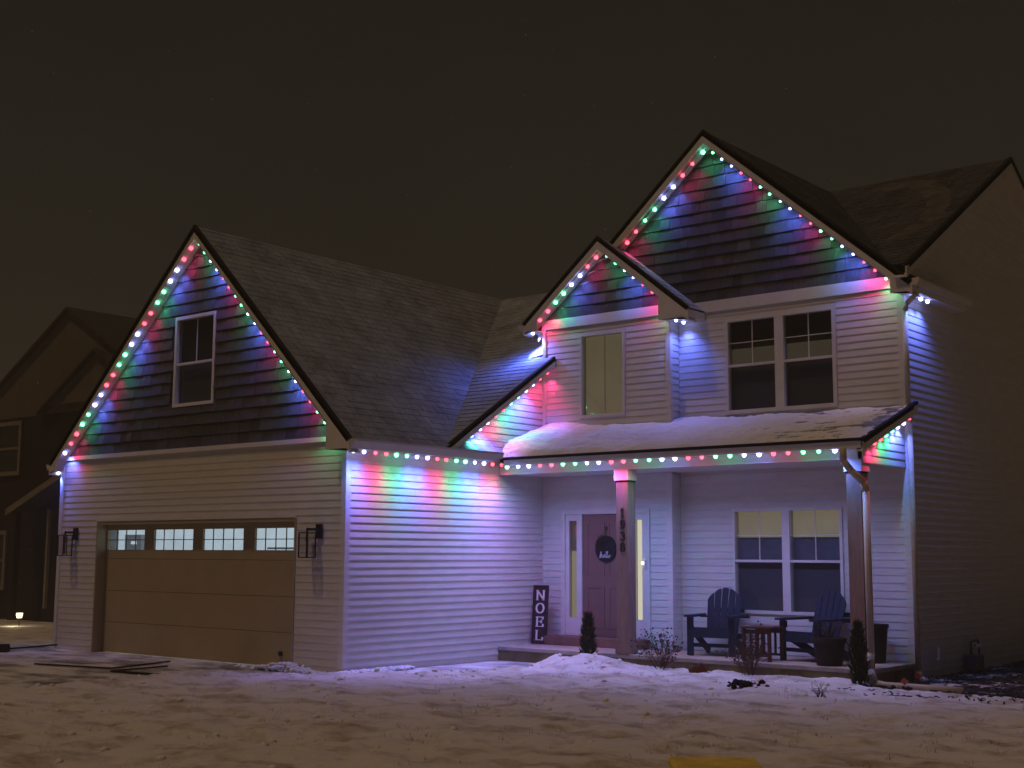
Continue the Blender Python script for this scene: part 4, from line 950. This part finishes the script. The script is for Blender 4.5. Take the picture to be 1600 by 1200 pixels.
def nwin(x0, x1, z0, z1, y):
    f = MB()
    for a, b, c, d in ((x0, x1, z0, z0+.10), (x0, x1, z1-.10, z1), (x0, x0+.10, z0+.1, z1-.1), (x1-.10, x1, z0+.1, z1-.1)): f.box(a, b, y-.06, y-.005, c, d)
    fo = f.build('window', 'nframe', nh); MB().box(x0+.1, x1-.1, y-.02, y-.012, z0+.1, z1-.1).build('pane', 'glass', fo)
    MB().box(x0+.1, x1-.1, y-.035, y-.022, (z0+z1)/2-.03, (z0+z1)/2+.03).build('sash_rail', 'nframe', fo)
    MB().box(x0+.1, x1-.1, y-.010, y-.004, z0+.1, z1-.1).build('backing', 'dark', fo)
nwin(-18.2, -17.05, 3.50, 4.86, NY)
nwin(-18.75, -17.5, .66, 2.13, NY)
MB().box(-15.0, -14.93, 4.55, 4.62, .3, 2.6).build('downspout', 'nframe', nh)
for xa, xb in (((-16.45, 2.62), (-13.55, 3.66)), ((-13.55, 3.66), (-10.6, 2.62))):
    sheet([(xa[0], 4.3, xa[1]), (xb[0], 4.3, xb[1]), (xb[0], 4.3, xb[1]-.15), (xa[0], 4.3, xa[1]-.15)], (0, .03, 0), 'fascia', 'nframe')
    sheet([(xa[0], 4.33, xa[1]), (xb[0], 4.33, xb[1]), (xb[0], 4.33, xb[1]-.06), (xa[0], 4.33, xa[1]-.06)], (0, .66, 0), 'roof', 'nroof')
MB().box(-16.2, -16.05, 4.35, 4.5, 0, 2.55).build('post', 'nbrick', nh)
# path light by the neighbour's bed
t = thing('path_light', 'small glowing garden lamp in the snow at the far left', 'garden lamp', (-15.2, 3.6, 0))
lx, ly = -14.6, 3.75
MB().tube([(lx, ly, -.05), (lx, ly, .12)], .012, 6).build('stake', 'rubber', t)
MB().lathe([(0, 0), (.055, 0), (.075, .11), (0, .115)], (lx, ly, .12), 12).build('lamp_glass', 'lampglass', t, smooth=True)
MB().lathe([(0, 0), (.09, 0), (.03, .03), (0, .03)], (lx, ly, .24), 12).build('lamp_cap', 'rubber', t)
pl = bpy.data.lights.new('lamp_glow', 'POINT'); pl.energy = 4; pl.color = (1, .8, .45); pl.shadow_soft_size = .05
po = bpy.data.objects.new('lamp_glow', pl); COL.objects.link(po); po.parent = t; po.location = (lx+15.2-.0+.15, ly-3.6-.25, .12)

# falling snow: small flakes hanging in the air between the street and the houses
fl = MB()
for i in range(900):
    t_ = random.uniform(5, 26); u_ = random.uniform(-.42, .42); v_ = random.uniform(-.28, .36)
    p = Vector((12.9, -12.1, 1.6))+(F+RT*u_+UP*v_)*t_
    if p.z < .3 or (p.y > -.5 and p.x < 6.6): continue
    r_ = random.uniform(.0012, .0030); ax_ = Vector((random.gauss(0, 1), random.gauss(0, 1), random.gauss(0, 1))).normalized(); bx_ = ax_.orthogonal().normalized(); cx_ = ax_.cross(bx_)
    fl.add([p+ax_*r_, p-ax_*r_, p+bx_*r_, p-bx_*r_, p+cx_*r_, p-cx_*r_], [(0, 2, 4), (2, 1, 4), (1, 3, 4), (3, 0, 4), (2, 0, 5), (1, 2, 5), (3, 1, 5), (0, 3, 5)])
tag(fl.build('snowflakes', 'white', kind='stuff'), 'small snowflakes falling through the night air', 'snow', kind='stuff')

# snowy night air
hm = bpy.data.materials.new('haze'); hm.use_nodes = True; hm.node_tree.nodes.remove(hm.node_tree.nodes['Principled BSDF'])
pv = hm.node_tree.nodes.new('ShaderNodeVolumePrincipled'); pv.inputs['Density'].default_value = .006; pv.inputs['Color'].default_value = (.9, .9, .9, 1)
hm.node_tree.links.new(pv.outputs[0], hm.node_tree.nodes['Material Output'].inputs['Volume'])
M['haze'] = hm
MB().box(-64, 44, -28, 64, -1.5, 10.5).build('haze', 'haze', kind='stuff')
